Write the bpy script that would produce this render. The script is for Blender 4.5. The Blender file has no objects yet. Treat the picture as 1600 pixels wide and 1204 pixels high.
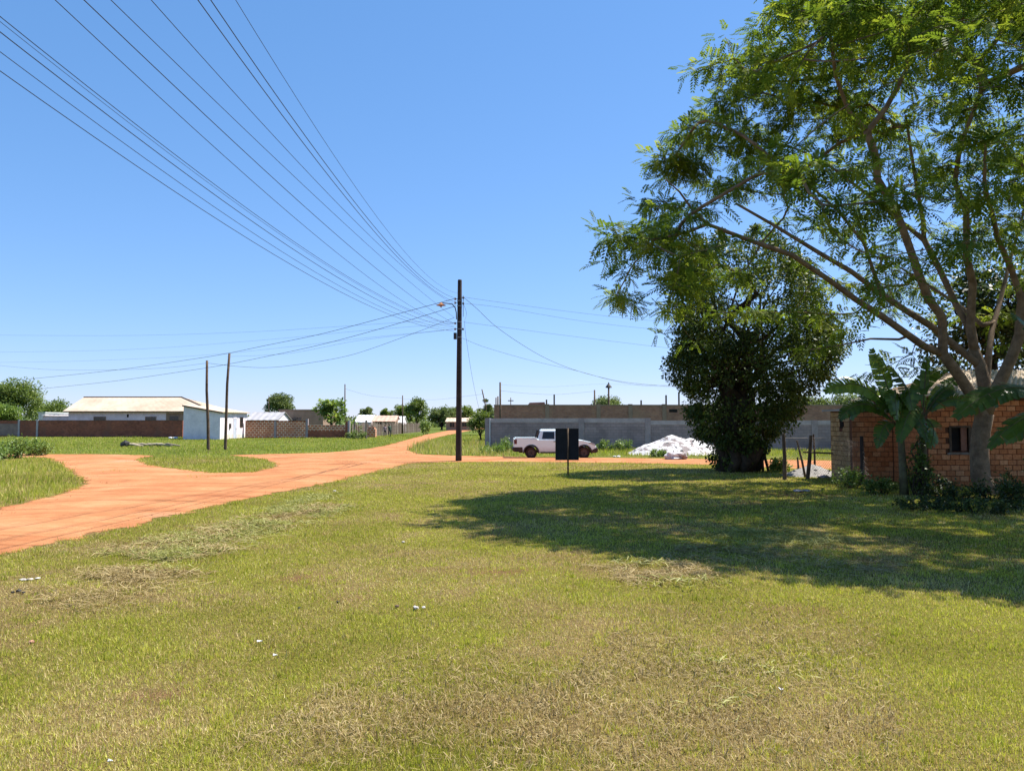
import bpy, bmesh, math, random
import numpy as np
from mathutils import Vector, Matrix

SC = bpy.context.scene
COL = SC.collection
RNG = np.random.default_rng(7)
random.seed(7)

# ------------------------------------------------------------------ camera, sky, sun, exposure
CAM_H = 2.0
F = 1200.0
PITCH = math.atan((658 - 602) / F)
cam_d = bpy.data.cameras.new('camera')
cam_d.sensor_fit = 'HORIZONTAL'
cam_d.sensor_width = 36.0
cam_d.lens = 36.0 * F / 1600.0
cam_d.clip_start = 0.1
cam_d.clip_end = 4000
cam = bpy.data.objects.new('camera', cam_d)
COL.objects.link(cam)
cam.location = (0, 0, CAM_H)
cam.rotation_euler = (math.pi / 2 + PITCH, 0, 0)
SC.camera = cam

SUN_EL = math.radians(57.5)
SUN_AZ = Vector((0.89, 0.456, 0)).normalized()
TO_SUN = Vector((SUN_AZ.x * math.cos(SUN_EL), SUN_AZ.y * math.cos(SUN_EL), math.sin(SUN_EL)))
world = bpy.data.worlds.new('World')
SC.world = world
world.use_nodes = True
wn = world.node_tree
wn.nodes.clear()
sky = wn.nodes.new('ShaderNodeTexSky')
sky.sky_type = 'NISHITA'
sky.sun_disc = False
sky.sun_elevation = SUN_EL
sky.sun_rotation = math.atan2(SUN_AZ.x, SUN_AZ.y)
sky.altitude = 100
sky.air_density = 1.0
sky.dust_density = 0.0
sky.ozone_density = 4.0
bg = wn.nodes.new('ShaderNodeBackground')
bg.inputs['Strength'].default_value = 0.1
wo = wn.nodes.new('ShaderNodeOutputWorld')
# the phone's rendering of a clear sky: one response curve per colour channel, the same over the whole sky
sep = wn.nodes.new('ShaderNodeSeparateColor'); cmb = wn.nodes.new('ShaderNodeCombineColor')
wn.links.new(sky.outputs[0], sep.inputs[0])
for ch, (k_, g_) in enumerate(((1.86, 0.861), (1.68, 0.66), (2.37, 0.66))):
    pw = wn.nodes.new('ShaderNodeMath'); pw.operation = 'POWER'; pw.inputs[1].default_value = g_
    mu = wn.nodes.new('ShaderNodeMath'); mu.operation = 'MULTIPLY'; mu.inputs[1].default_value = k_ * 0.05 ** g_ / (2.07 * 0.1)
    wn.links.new(sep.outputs[ch], pw.inputs[0]); wn.links.new(pw.outputs[0], mu.inputs[0]); wn.links.new(mu.outputs[0], cmb.inputs[ch])
wn.links.new(cmb.outputs[0], bg.inputs[0])
wn.links.new(bg.outputs[0], wo.inputs[0])

sun_d = bpy.data.lights.new('sun', 'SUN')
sun_d.energy = 5.0
sun_d.angle = math.radians(0.53)
sun_d.color = (1.0, 0.945, 0.86)
sun = bpy.data.objects.new('sun', sun_d)
COL.objects.link(sun)
sun.location = (30, 20, 60)
sun.rotation_euler = TO_SUN.to_track_quat('Z', 'Y').to_euler()

SC.view_settings.view_transform = 'Standard'
SC.view_settings.look = 'None'
SC.view_settings.gamma = 1.0
SC.view_settings.exposure = 1.05
SC.view_settings.use_curve_mapping = False
SC.cycles.max_bounces = 6
SC.cycles.transparent_max_bounces = 12

# ------------------------------------------------------------------ layout helpers (survey of the place)
_f = Vector((0, math.cos(PITCH), math.sin(PITCH)))
_u = Vector((0, -math.sin(PITCH), math.cos(PITCH)))
def ray(px, py):
    return Vector((1, 0, 0)) * ((px - 800) / F) + _u * (-(py - 602) / F) + _f
def gp(px, py):
    d = ray(px, py); t = -CAM_H / d.z
    return Vector((d.x * t, d.y * t, 0))
def at(px, py, Y):
    d = ray(px, py); t = Y / d.y
    return Vector((d.x * t, Y, CAM_H + d.z * t))
def atz(px, py, z):
    d = ray(px, py); t = (z - CAM_H) / d.z
    return Vector((d.x * t, d.y * t, z))

# ------------------------------------------------------------------ materials
def lin(c):
    return tuple(((v / 12.92) if v <= 0.04045 else ((v + 0.055) / 1.055) ** 2.4) for v in c)
class NT:
    def __init__(s, name):
        s.m = bpy.data.materials.new(name); s.m.use_nodes = True
        s.t = s.m.node_tree; s.t.nodes.clear()
        s.out = s.n('ShaderNodeOutputMaterial')
    def n(s, typ, **kw):
        nd = s.t.nodes.new(typ)
        for k, v in kw.items(): setattr(nd, k, v)
        return nd
    def l(s, a, b): s.t.links.new(a, b)
    def coords(s, kind='Object'): return s.n('ShaderNodeTexCoord').outputs[kind]
    def pos(s): return s.n('ShaderNodeNewGeometry').outputs['Position']
    def noise(s, scale, detail=4, rough=0.6, vec=None, dist=0.0):
        nd = s.n('ShaderNodeTexNoise'); nd.inputs['Scale'].default_value = scale
        nd.inputs['Detail'].default_value = detail; nd.inputs['Roughness'].default_value = rough
        nd.inputs['Distortion'].default_value = dist
        s.l(vec if vec is not None else s.coords(), nd.inputs['Vector'])
        return nd.outputs['Fac']
    def ramp(s, fac, stops, interp='LINEAR'):
        r = s.n('ShaderNodeValToRGB'); r.color_ramp.interpolation = interp
        e = r.color_ramp.elements
        while len(e) < len(stops): e.new(0.5)
        for i, (p, c) in enumerate(stops):
            e[i].position = p
            e[i].color = (c[0], c[1], c[2], 1) if isinstance(c, (tuple, list)) else (c, c, c, 1)
        s.l(fac, r.inputs[0]); return r.outputs[0]
    def mix(s, fac, a, b, mode='MIX'):
        m = s.n('ShaderNodeMix', data_type='RGBA', blend_type=mode)
        for sock, v in ((m.inputs[0], fac), (m.inputs[6], a), (m.inputs[7], b)):
            if isinstance(v, (int, float)): sock.default_value = v
            elif isinstance(v, (tuple, list)): sock.default_value = (v[0], v[1], v[2], 1)
            else: s.l(v, sock)
        return m.outputs[2]
    def math(s, op, a, b=0.0, c=None):
        m = s.n('ShaderNodeMath', operation=op)
        for i, v in enumerate((a, b, c)):
            if v is None: continue
            if isinstance(v, (int, float)): m.inputs[i].default_value = v
            else: s.l(v, m.inputs[i])
        return m.outputs[0]
    def bump(s, h, strength=0.3, dist=0.02):
        b = s.n('ShaderNodeBump'); b.inputs['Strength'].default_value = strength
        b.inputs['Distance'].default_value = dist; s.l(h, b.inputs['Height']); return b.outputs[0]
    def bsdf(s, col, rough=0.8, spec=0.3, metal=0.0, nrm=None):
        p = s.n('ShaderNodeBsdfPrincipled')
        if isinstance(col, (tuple, list)): p.inputs['Base Color'].default_value = (col[0], col[1], col[2], 1)
        else: s.l(col, p.inputs['Base Color'])
        if isinstance(rough, (int, float)): p.inputs['Roughness'].default_value = rough
        else: s.l(rough, p.inputs['Roughness'])
        p.inputs['Specular IOR Level'].default_value = spec
        p.inputs['Metallic'].default_value = metal
        if nrm is not None: s.l(nrm, p.inputs['Normal'])
        return p
    def finish(s, sh): s.l(sh, s.out.inputs[0]); return s.m

def mat_plain(name, c1, c2=None, scale=6.0, rough=0.8, spec=0.25, bump=0.25, bd=0.01, detail=6, metal=0.0, lo=0.35, hi=0.65):
    k = NT(name)
    c2 = c2 if c2 is not None else tuple(v * 0.7 for v in c1)
    nz = k.noise(scale, detail)
    col = k.mix(k.ramp(nz, [(lo, 0.0), (hi, 1.0)]), c1, c2)
    fine = k.noise(scale * 7, 3)
    col = k.mix(0.35, col, k.ramp(fine, [(0.3, (0.55, 0.55, 0.55)), (0.7, (1, 1, 1))]), 'MULTIPLY')
    nrm = k.bump(fine, bump, bd) if bump > 0 else None
    return k.finish(k.bsdf(col, rough, spec, metal, nrm).outputs[0])

def mat_leaf(name, dark, mid, light, trans=0.35, rough=0.45, spec=0.35, nscale=0.5, tcol=1.25):
    k = NT(name)
    a = k.n('ShaderNodeAttribute', attribute_name='tint')
    nz = k.noise(nscale, 2, vec=k.pos())
    f = k.math('ADD', k.math('MULTIPLY', a.outputs['Fac'], 0.7), k.math('MULTIPLY', k.math('SUBTRACT', nz, 0.5), 0.6))
    col = k.ramp(f, [(0.02, dark), (0.4, mid), (0.78, light)])
    p = k.bsdf(col, rough, spec)
    tr = k.n('ShaderNodeBsdfTranslucent')
    tc = k.mix(1.0, col, (tcol, tcol, tcol * 0.55), 'MULTIPLY')
    k.l(tc, tr.inputs[0])
    mx = k.n('ShaderNodeMixShader'); mx.inputs[0].default_value = trans
    k.l(p.outputs[0], mx.inputs[1]); k.l(tr.outputs[0], mx.inputs[2])
    return k.finish(mx.outputs[0])

def mat_brick(name, cols, mortar, bw, bh, ms=0.012, bump=0.6, rough=0.9, stain=None):
    k = NT(name)
    co = k.coords(); sp = k.n('ShaderNodeSeparateXYZ'); k.l(co, sp.inputs[0])
    cb = k.n('ShaderNodeCombineXYZ')
    k.l(k.math('ADD', sp.outputs[0], sp.outputs[1]), cb.inputs[0]); k.l(sp.outputs[2], cb.inputs[1])
    b = k.n('ShaderNodeTexBrick'); k.l(cb.outputs[0], b.inputs['Vector'])
    b.inputs['Scale'].default_value = 1.0; b.inputs['Brick Width'].default_value = bw; b.inputs['Row Height'].default_value = bh
    b.inputs['Mortar Size'].default_value = ms; b.inputs['Mortar Smooth'].default_value = 0.2; b.inputs['Bias'].default_value = 0.0
    for nm, c in (('Color1', cols[0]), ('Color2', cols[1]), ('Mortar', mortar)): b.inputs[nm].default_value = (*c, 1)
    nz = k.noise(0.9, 5)
    col = k.mix(0.75, b.outputs[0], k.ramp(nz, [(0.3, (0.62, 0.6, 0.6)), (0.7, (1.2, 1.15, 1.1))]), 'MULTIPLY')
    if stain:
        col = k.mix(k.ramp(k.noise(0.6, 6), [(0.52, 0.0), (0.66, 0.75)]), col, stain)
    h = k.math('SUBTRACT', k.noise(20, 4), b.outputs['Fac'])
    return k.finish(k.bsdf(col, rough, 0.15, 0, k.bump(h, bump, 0.02)).outputs[0])

# ------------------------------------------------------------------ mesh helpers
class MB:
    def __init__(s): s.v = []; s.f = []
    def add(s, vs, fs):
        o = len(s.v); s.v += [tuple(v) for v in vs]; s.f += [tuple(i + o for i in f) for f in fs]; return s
    def box(s, x0, x1, y0, y1, z0, z1):
        return s.add([(x0, y0, z0), (x1, y0, z0), (x1, y1, z0), (x0, y1, z0), (x0, y0, z1), (x1, y0, z1), (x1, y1, z1), (x0, y1, z1)],
                     [(0, 3, 2, 1), (4, 5, 6, 7), (0, 1, 5, 4), (1, 2, 6, 5), (2, 3, 7, 6), (3, 0, 4, 7)])
    def tube(s, pts, rad, n=8, cap=True):
        pts = [Vector(p) for p in pts]
        if isinstance(rad, (int, float)): rad = [rad] * len(pts)
        vs = []; fs = []; up = None
        for i, p in enumerate(pts):
            a = pts[max(i - 1, 0)]; b = pts[min(i + 1, len(pts) - 1)]
            t = (b - a)
            if t.length < 1e-9: t = Vector((0, 0, 1))
            t.normalize()
            if up is None: up = Vector((1, 0, 0)) if abs(t.x) < 0.9 else Vector((0, 1, 0))
            sx = t.cross(up)
            if sx.length < 1e-5: sx = t.orthogonal()
            sx.normalize(); sy = t.cross(sx).normalized(); up = -sy if False else sx.cross(t)
            for j in range(n):
                q = 2 * math.pi * j / n
                vs.append(p + sx * (math.cos(q) * rad[i]) + sy * (math.sin(q) * rad[i]))
        for i in range(len(pts) - 1):
            for j in range(n):
                k = (j + 1) % n
                fs.append((i * n + j, i * n + k, (i + 1) * n + k, (i + 1) * n + j))
        if cap:
            fs.append(tuple(range(n - 1, -1, -1))); e = (len(pts) - 1) * n
            fs.append(tuple(e + j for j in range(n)))
        return s.add(vs, fs)
    def lathe(s, prof, n=12, c=(0, 0, 0)):
        vs = []; fs = []
        for r, z in prof:
            for j in range(n):
                q = 2 * math.pi * j / n; vs.append((c[0] + r * math.cos(q), c[1] + r * math.sin(q), c[2] + z))
        for i in range(len(prof) - 1):
            for j in range(n):
                k = (j + 1) % n; fs.append((i * n + j, i * n + k, (i + 1) * n + k, (i + 1) * n + j))
        fs.append(tuple(range(n - 1, -1, -1))); e = (len(prof) - 1) * n; fs.append(tuple(e + j for j in range(n)))
        return s.add(vs, fs)
    def prism_y(s, prof, y0, y1):          # profile in (x, z) pushed along y
        n = len(prof)
        vs = [(x, y0, z) for x, z in prof] + [(x, y1, z) for x, z in prof]
        fs = [tuple(range(n)), tuple(range(2 * n - 1, n - 1, -1))]
        fs += [(i, i + n, (i + 1) % n + n, (i + 1) % n) for i in range(n)]
        return s.add(vs, fs)
    def disc_y(s, cx, cz, r0, r1, y0, y1, n=24):   # ring or disc around an axis along y
        prof = [(r0, y0), (r1, y0), (r1, y1), (r0, y1)]
        vs = []; fs = []
        for r, y in prof:
            for j in range(n):
                q = 2 * math.pi * j / n; vs.append((cx + r * math.cos(q), y, cz + r * math.sin(q)))
        for i in range(4):
            for j in range(n):
                k = (j + 1) % n; i2 = (i + 1) % 4
                fs.append((i * n + j, i * n + k, i2 * n + k, i2 * n + j))
        return s.add(vs, fs)
    def build(s, name, mat, parent=None, loc=None, rotz=0.0, smooth=False, bevel=0.0):
        me = bpy.data.meshes.new(name); me.from_pydata(s.v, [], s.f); me.update()
        bm = bmesh.new(); bm.from_mesh(me); bmesh.ops.recalc_face_normals(bm, faces=bm.faces); bm.to_mesh(me); bm.free()
        return link(name, me, mat, parent, loc, rotz, smooth, bevel)
def link(name, me, mat, parent=None, loc=None, rotz=0.0, smooth=False, bevel=0.0):
    if mat and len(me.materials) == 0: me.materials.append(mat)
    o = bpy.data.objects.new(name, me); COL.objects.link(o)
    if parent: o.parent = parent
    if loc is not None: o.location = loc
    o.rotation_euler = (0, 0, rotz)
    if smooth: me.polygons.foreach_set('use_smooth', [True] * len(me.polygons))
    if bevel:
        b = o.modifiers.new('bevel', 'BEVEL'); b.width = bevel; b.segments = 2; b.limit_method = 'ANGLE'
    return o
def np_mesh(name, V, nv, mat, tint=None, parent=None, loc=None, extra=None):
    """V: (N, nv, 3) polygons of nv corners each; tint per polygon"""
    N = V.shape[0]
    me = bpy.data.meshes.new(name)
    me.vertices.add(N * nv); me.vertices.foreach_set('co', V.reshape(-1).astype(np.float32))
    me.loops.add(N * nv); me.loops.foreach_set('vertex_index', np.arange(N * nv, dtype=np.int32))
    me.polygons.add(N); me.polygons.foreach_set('loop_start', np.arange(0, N * nv, nv, dtype=np.int32))
    me.update(calc_edges=True)
    if tint is not None:
        a = me.attributes.new('tint', 'FLOAT', 'POINT'); a.data.foreach_set('value', np.repeat(tint, nv).astype(np.float32))
    for k, v in (extra or {}).items():
        a = me.attributes.new(k, 'FLOAT', 'POINT'); a.data.foreach_set('value', np.repeat(v, nv).astype(np.float32))
    return link(name, me, mat, parent, loc)
def tag(o, label=None, cat=None, group=None, kind=None):
    if label: o['label'] = label
    if cat: o['category'] = cat
    if group: o['group'] = group
    if kind: o['kind'] = kind
    return o
def thing(name, label, cat, loc, rotz=0.0, group=None):
    o = bpy.data.objects.new(name, None); COL.objects.link(o)
    o.location = loc; o.rotation_euler = (0, 0, rotz); o.empty_display_size = 0.2
    return tag(o, label, cat, group, 'thing')

def unit(a): return a / np.maximum(np.linalg.norm(a, axis=-1, keepdims=True), 1e-9)
def rdir(n, rng=RNG): return unit(rng.normal(size=(n, 3)))
_perm = np.random.default_rng(3).random((256, 256))
def vnoise(x, y, s=1.0, o=0):
    x = np.asarray(x, float) / s + 37.3 * o + 1000; y = np.asarray(y, float) / s + 11.7 * o + 1000
    xi = np.floor(x).astype(int); yi = np.floor(y).astype(int); fx = x - xi; fy = y - yi
    fx = fx * fx * (3 - 2 * fx); fy = fy * fy * (3 - 2 * fy)
    g = lambda a, b: _perm[a % 256, b % 256]
    return (g(xi, yi) * (1 - fx) + g(xi + 1, yi) * fx) * (1 - fy) + (g(xi, yi + 1) * (1 - fx) + g(xi + 1, yi + 1) * fx) * fy
def fbm(x, y, s, o=0, n=4):
    a = 0; w = 0.5; t = 0
    for i in range(n):
        a = a + w * vnoise(x, y, s / 2 ** i, o + i); t += w; w *= 0.55
    return a / t

# ------------------------------------------------------------------ road outline on the ground
ROADPX = [(-420, 965), (0, 866), (60, 853), (130, 838), (200, 822), (260, 807), (330, 790), (400, 775), (470, 762), (520, 752), (590, 735), (640, 723), (716, 721.5), (800, 721),
          (900, 722), (1000, 723.5), (1110, 725.5), (1225, 731), (1300, 733), (1450, 738), (1700, 745), (1700, 729), (1450, 723), (1300, 719.5), (1110, 717),
          (1000, 716), (900, 714.5), (800, 713.5), (700, 711.5), (650, 709), (637, 704), (645, 698), (658, 692), (684, 683), (718, 675.5), (742, 671), (775, 668),
          (752, 667.8), (706, 671.5), (668, 678.5), (640, 686), (600, 697), (560, 703), (500, 707.5), (430, 709), (360, 711), (418, 718), (437, 727), (400, 738), (330, 739),
          (235, 728), (212, 718), (238, 711.5), (160, 709.5), (85, 709.5), (-150, 709), (-150, 713.5), (60, 714), (78, 715), (96, 723), (119, 739), (140, 752), (125, 764), (78, 777), (0, 796), (-420, 880)]
ROAD = np.array([[gp(*p).x, gp(*p).y] for p in ROADPX])
def road_sd(X, Y):
    """signed distance to the road outline, negative on the road"""
    X = np.asarray(X, float); Y = np.asarray(Y, float)
    d2 = np.full(X.shape, 1e12); ins = np.zeros(X.shape, bool)
    n = len(ROAD)
    for i in range(n):
        a = ROAD[i]; b = ROAD[(i + 1) % n]; e = b - a
        wx = X - a[0]; wy = Y - a[1]
        t = np.clip((wx * e[0] + wy * e[1]) / (e @ e), 0, 1)
        d2 = np.minimum(d2, (wx - e[0] * t) ** 2 + (wy - e[1] * t) ** 2)
        c = ((a[1] > Y) != (b[1] > Y))
        if abs(e[1]) > 1e-9:
            ins ^= c & (X < e[0] * (Y - a[1]) / e[1] + a[0])
    d = np.sqrt(d2)
    return np.where(ins, -d, d)
def g_spot(X, Y, px, py, rx, ry):
    c = gp(px, py); return np.exp(-(((X - c.x) / rx) ** 2 + ((Y - c.y) / ry) ** 2))
def dryness(X, Y):
    """where the mown lawn is straw-coloured thatch (0 green, 1 straw)"""
    d = 1.3 * (fbm(X, Y, 3.0, 1) - 0.5) + 1.15 * (fbm(X, Y, 0.7, 9) - 0.5) + 0.37
    d = d + 0.5 * g_spot(X, Y, 1120, 1130, 1.3, 0.75) + 0.22 * g_spot(X, Y, 700, 1110, 1.3, 0.6) + 0.25 * g_spot(X, Y, 1000, 990, 1.5, 0.8)
    d = d - 0.3 * g_spot(X, Y, 1420, 1050, 1.3, 0.8) - 0.25 * g_spot(X, Y, 620, 1000, 1.0, 1.1) - 0.2 * g_spot(X, Y, 1320, 960, 1.2, 0.7)
    d = d + 0.45 * g_spot(X, Y, 40, 940, 1.7, 1.0) + 0.25 * g_spot(X, Y, 120, 1150, 1.0, 0.7)
    d = d - 0.12 * np.clip((Y - 9) / 12, 0, 1)
    return np.clip(d, 0, 1)
def bare(X, Y):
    b = 0.9 * g_spot(X, Y, 250, 1085, 0.30, 0.14) + 0.8 * g_spot(X, Y, 465, 902, 0.3, 0.35) + 0.8 * g_spot(X, Y, 770, 893, 0.7, 0.3) + 0.7 * g_spot(X, Y, 1265, 957, 0.35, 0.25)
    b = b + 0.5 * g_spot(X, Y, 560, 932, 0.4, 0.25) + 0.8 * g_spot(X, Y, 1240, 772, 1.0, 1.0)+ 0.7 * g_spot(X, Y, 990, 895, 0.8, 0.3)
    return np.clip(b * (2.6 * fbm(X, Y, 0.3, 4) - 0.55), 0, 0.85)

# ------------------------------------------------------------------ ground
def grid_axis(segs):
    out = []
    for a, b, st in segs:
        out += list(np.arange(a, b, st))
    out.append(segs[-1][1]); return np.array(out)
def build_ground():
    xs = grid_axis([(-1500, -200, 130), (-200, -60, 10), (-60, -22, 1.0), (-22, 22, 0.25), (22, 60, 1.0), (60, 200, 10), (200, 1500, 130)])
    ys = grid_axis([(-300, -20, 40), (-20, 2, 2), (2, 32, 0.25), (32, 110, 1.0), (110, 300, 10), (300, 3000, 150)])
    X, Y = np.meshgrid(xs, ys)
    near = np.clip(1 - (np.hypot(X, Y - 15) - 25) / 20, 0, 1)
    Z = near * 0.05 * (fbm(X, Y, 2.5, 21, 3) - 0.5) * np.clip(road_sd(X, Y) / 1.5, 0, 1)
    nx, ny = len(xs), len(ys)
    V = np.stack([X, Y, Z], -1).reshape(-1, 3)
    i = np.arange(nx * ny).reshape(ny, nx)
    Fc = np.stack([i[:-1, :-1], i[:-1, 1:], i[1:, 1:], i[1:, :-1]], -1).reshape(-1, 4)
    me = bpy.data.meshes.new('ground')
    me.vertices.add(len(V)); me.vertices.foreach_set('co', V.reshape(-1))
    me.loops.add(Fc.size); me.loops.foreach_set('vertex_index', Fc.reshape(-1).astype(np.int32))
    me.polygons.add(len(Fc)); me.polygons.foreach_set('loop_start', np.arange(0, Fc.size, 4, dtype=np.int32))
    me.update(calc_edges=True)
    for nm, val in (('dry', dryness(X, Y)), ('bare', bare(X, Y)), ('field', np.clip((Y - 40) / 6, 0, 1))):
        a = me.attributes.new(nm, 'FLOAT', 'POINT'); a.data.foreach_set('value', val.reshape(-1).astype(np.float32))
    me.polygons.foreach_set('use_smooth', [True] * len(Fc))
    k = NT('lawn_soil')
    at_ = lambda n: k.n('ShaderNodeAttribute', attribute_name=n).outputs['Fac']
    p = k.pos()
    n1 = k.noise(2.2, 6, vec=p); n2 = k.noise(26, 5, 0.7, vec=p); n3 = k.noise(110, 3, 0.7, vec=p)
    green = k.ramp(n2, [(0.25, (0.12, 0.105, 0.022)), (0.6, (0.28, 0.255, 0.05)), (0.85, (0.42, 0.37, 0.11))])
    straw = k.ramp(n2, [(0.25, (0.14, 0.09, 0.038)), (0.55, (0.30, 0.22, 0.095)), (0.85, (0.45, 0.35, 0.18))])
    dr = k.math('ADD', at_('dry'), k.math('MULTIPLY', k.math('SUBTRACT', n1, 0.5), 0.5))
    col = k.mix(k.ramp(dr, [(0.2, 0.0), (0.75, 1.0)]), green, straw)
    far = k.ramp(k.noise(0.35, 6, 0.65, vec=p), [(0.3, (0.10, 0.16, 0.02)), (0.55, (0.19, 0.25, 0.035)), (0.75, (0.27, 0.28, 0.07))])
    far = k.mix(0.5, far, k.ramp(k.noise(6, 5, 0.7, vec=p), [(0.3, (0.5, 0.5, 0.45)), (0.7, (1.2, 1.2, 1.1))]), 'MULTIPLY')
    col = k.mix(at_('field'), col, far)
    soil = k.ramp(n2, [(0.3, (0.15, 0.075, 0.04)), (0.7, (0.32, 0.17, 0.09))])
    col = k.mix(at_('bare'), col, soil)
    col = k.mix(0.8, col, k.ramp(n3, [(0.35, (0.16, 0.14, 0.11)), (0.7, (0.85, 0.8, 0.72))]), 'MULTIPLY')
    h = k.math('ADD', k.math('MULTIPLY', n2, 0.6), k.math('MULTIPLY', n3, 0.4))
    m = k.finish(k.bsdf(col, 0.95, 0.1, 0, k.bump(h, 0.9, 0.03)).outputs[0])
    tag(link('ground', me, m), 'mown grass ground with dry straw patches around the red dirt road', kind='structure')
build_ground()

def build_road():
    xs = np.arange(-62, 32, 0.35); ys = np.concatenate([np.arange(10, 70, 0.35), np.arange(70, 262, 1.2)])
    X, Y = np.meshgrid(xs, ys); sd = road_sd(X, Y)
    i = np.arange(X.size).reshape(X.shape)
    Fc = np.stack([i[:-1, :-1], i[:-1, 1:], i[1:, 1:], i[1:, :-1]], -1).reshape(-1, 4)
    s = sd.reshape(-1)
    Fc = Fc[(s[Fc].min(1) < 0.9)]
    used = np.unique(Fc); rm = -np.ones(X.size, int); rm[used] = np.arange(len(used))
    rut = np.where(Y < 60, 0.09, 0.03) * (fbm(X * 0.16 + Y * 0.05, Y - 0.42 * X, 1.1, 31, 3) - 0.5)
    Z = 0.006 + np.clip((-sd - 0.3) / 1.2, 0, 1) * (rut + np.where(Y < 60, 0.045, 0.015))
    V = np.stack([X, Y, Z], -1).reshape(-1, 3)[used]
    Fc = rm[Fc]
    me = bpy.data.meshes.new('dirt_road')
    me.vertices.add(len(V)); me.vertices.foreach_set('co', V.reshape(-1))
    me.loops.add(Fc.size); me.loops.foreach_set('vertex_index', Fc.reshape(-1).astype(np.int32))
    me.polygons.add(len(Fc)); me.polygons.foreach_set('loop_start', np.arange(0, Fc.size, 4, dtype=np.int32))
    me.update(calc_edges=True)
    a = me.attributes.new('edge', 'FLOAT', 'POINT'); a.data.foreach_set('value', s[used].astype(np.float32))
    me.polygons.foreach_set('use_smooth', [True] * len(Fc))
    k = NT('red_dirt')
    p = k.pos(); e = k.n('ShaderNodeAttribute', attribute_name='edge').outputs['Fac']
    n1 = k.noise(0.45, 6, 0.6, vec=p, dist=0.4); n2 = k.noise(5, 6, 0.7, vec=p); n3 = k.noise(40, 4, 0.7, vec=p)
    col = k.ramp(n1, [(0.28, (0.33, 0.125, 0.05)), (0.5, (0.43, 0.185, 0.078)), (0.72, (0.48, 0.235, 0.11))])
    col = k.mix(0.55, col, k.ramp(n2, [(0.25, (0.68, 0.62, 0.58)), (0.6, (1.05, 1.05, 1.05))]), 'MULTIPLY')
    col = k.mix(0.35, col, k.ramp(n3, [(0.3, (0.6, 0.6, 0.6)), (0.6, (1.05, 1.05, 1.05))]), 'MULTIPLY')
    mp = k.n('ShaderNodeMapping'); mp.inputs['Rotation'].default_value = (0, 0, -0.42); mp.inputs['Scale'].default_value = (0.13, 1.5, 1)
    k.l(p, mp.inputs[0]); trk = k.noise(1.0, 6, 0.7, vec=mp.outputs[0], dist=0.6)
    col = k.mix(0.8, col, k.ramp(trk, [(0.33, (0.45, 0.38, 0.34)), (0.44, (0.95, 0.95, 0.95)), (0.64, (1.14, 1.18, 1.24))]), 'MULTIPLY')
    col = k.mix(k.ramp(k.noise(1.3, 7, 0.75, vec=p), [(0.60, 0.0), (0.68, 0.45)]), col, (0.30, 0.12, 0.06))
    grey = k.ramp(k.noise(0.22, 3, vec=p), [(0.62, 0.0), (0.72, 0.35)])
    col = k.mix(grey, col, (0.36, 0.25, 0.17))
    h = k.math('ADD', k.math('MULTIPLY', n2, 0.7), k.math('MULTIPLY', n3, 0.3))
    b = k.bsdf(col, 0.95, 0.1, 0, k.bump(h, 0.5, 0.05))
    ed = k.math('ADD', e, k.math('MULTIPLY', k.math('SUBTRACT', k.noise(0.9, 7, 0.75, vec=p), 0.5), 2.0))
    al = k.ramp(ed, [(0.0, 1.0), (0.14, 0.0)])
    tr = k.n('ShaderNodeBsdfTransparent'); mx = k.n('ShaderNodeMixShader')
    k.l(al, mx.inputs[0]); k.l(tr.outputs[0], mx.inputs[1]); k.l(b.outputs[0], mx.inputs[2])
    tag(link('dirt_road', me, k.finish(mx.outputs[0])), 'rutted red dirt road curving across the crossing', kind='structure')
build_road()
def build_clods():
    rng = np.random.default_rng(17); n = 2600
    X = rng.uniform(-40, 15, n * 6); Y = 14 * (60 / 14) ** rng.random(n * 6); sd = road_sd(X, Y)
    ok = (sd < -0.05) & (rng.random(n * 6) < np.exp(sd / 1.1) + 0.06); X, Y = X[ok][:n], Y[ok][:n]; n = len(X)
    r = rng.uniform(0.006, 0.016, n) * (1 + 1.3 * (rng.random(n) < 0.06)) * (1 + Y / 90)
    D = np.array([(1, 0, 0), (-0.5, 0.87, 0), (-0.5, -0.87, 0), (0, 0, 1.0)])
    T = [(0, 1, 3), (1, 2, 3), (2, 0, 3)]
    V = np.empty((n, 3, 3, 3)); jit = rng.uniform(0.6, 1.4, (n, 4, 3)); pts = np.stack([X, Y, np.full(n, 0.012)], 1)[:, None, :] + D[None] * jit * r[:, None, None]
    for i, t in enumerate(T): V[:, i] = pts[:, list(t)]
    o = np_mesh('road_clods', V.reshape(-1, 3, 3), 3, mat_plain('dirt_clod', (0.44, 0.19, 0.085), (0.34, 0.15, 0.075), 3, 0.95, 0.1, 0))
    tag(o, 'loose clods and pebbles along the red dirt road', kind='stuff')
build_clods()

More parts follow.
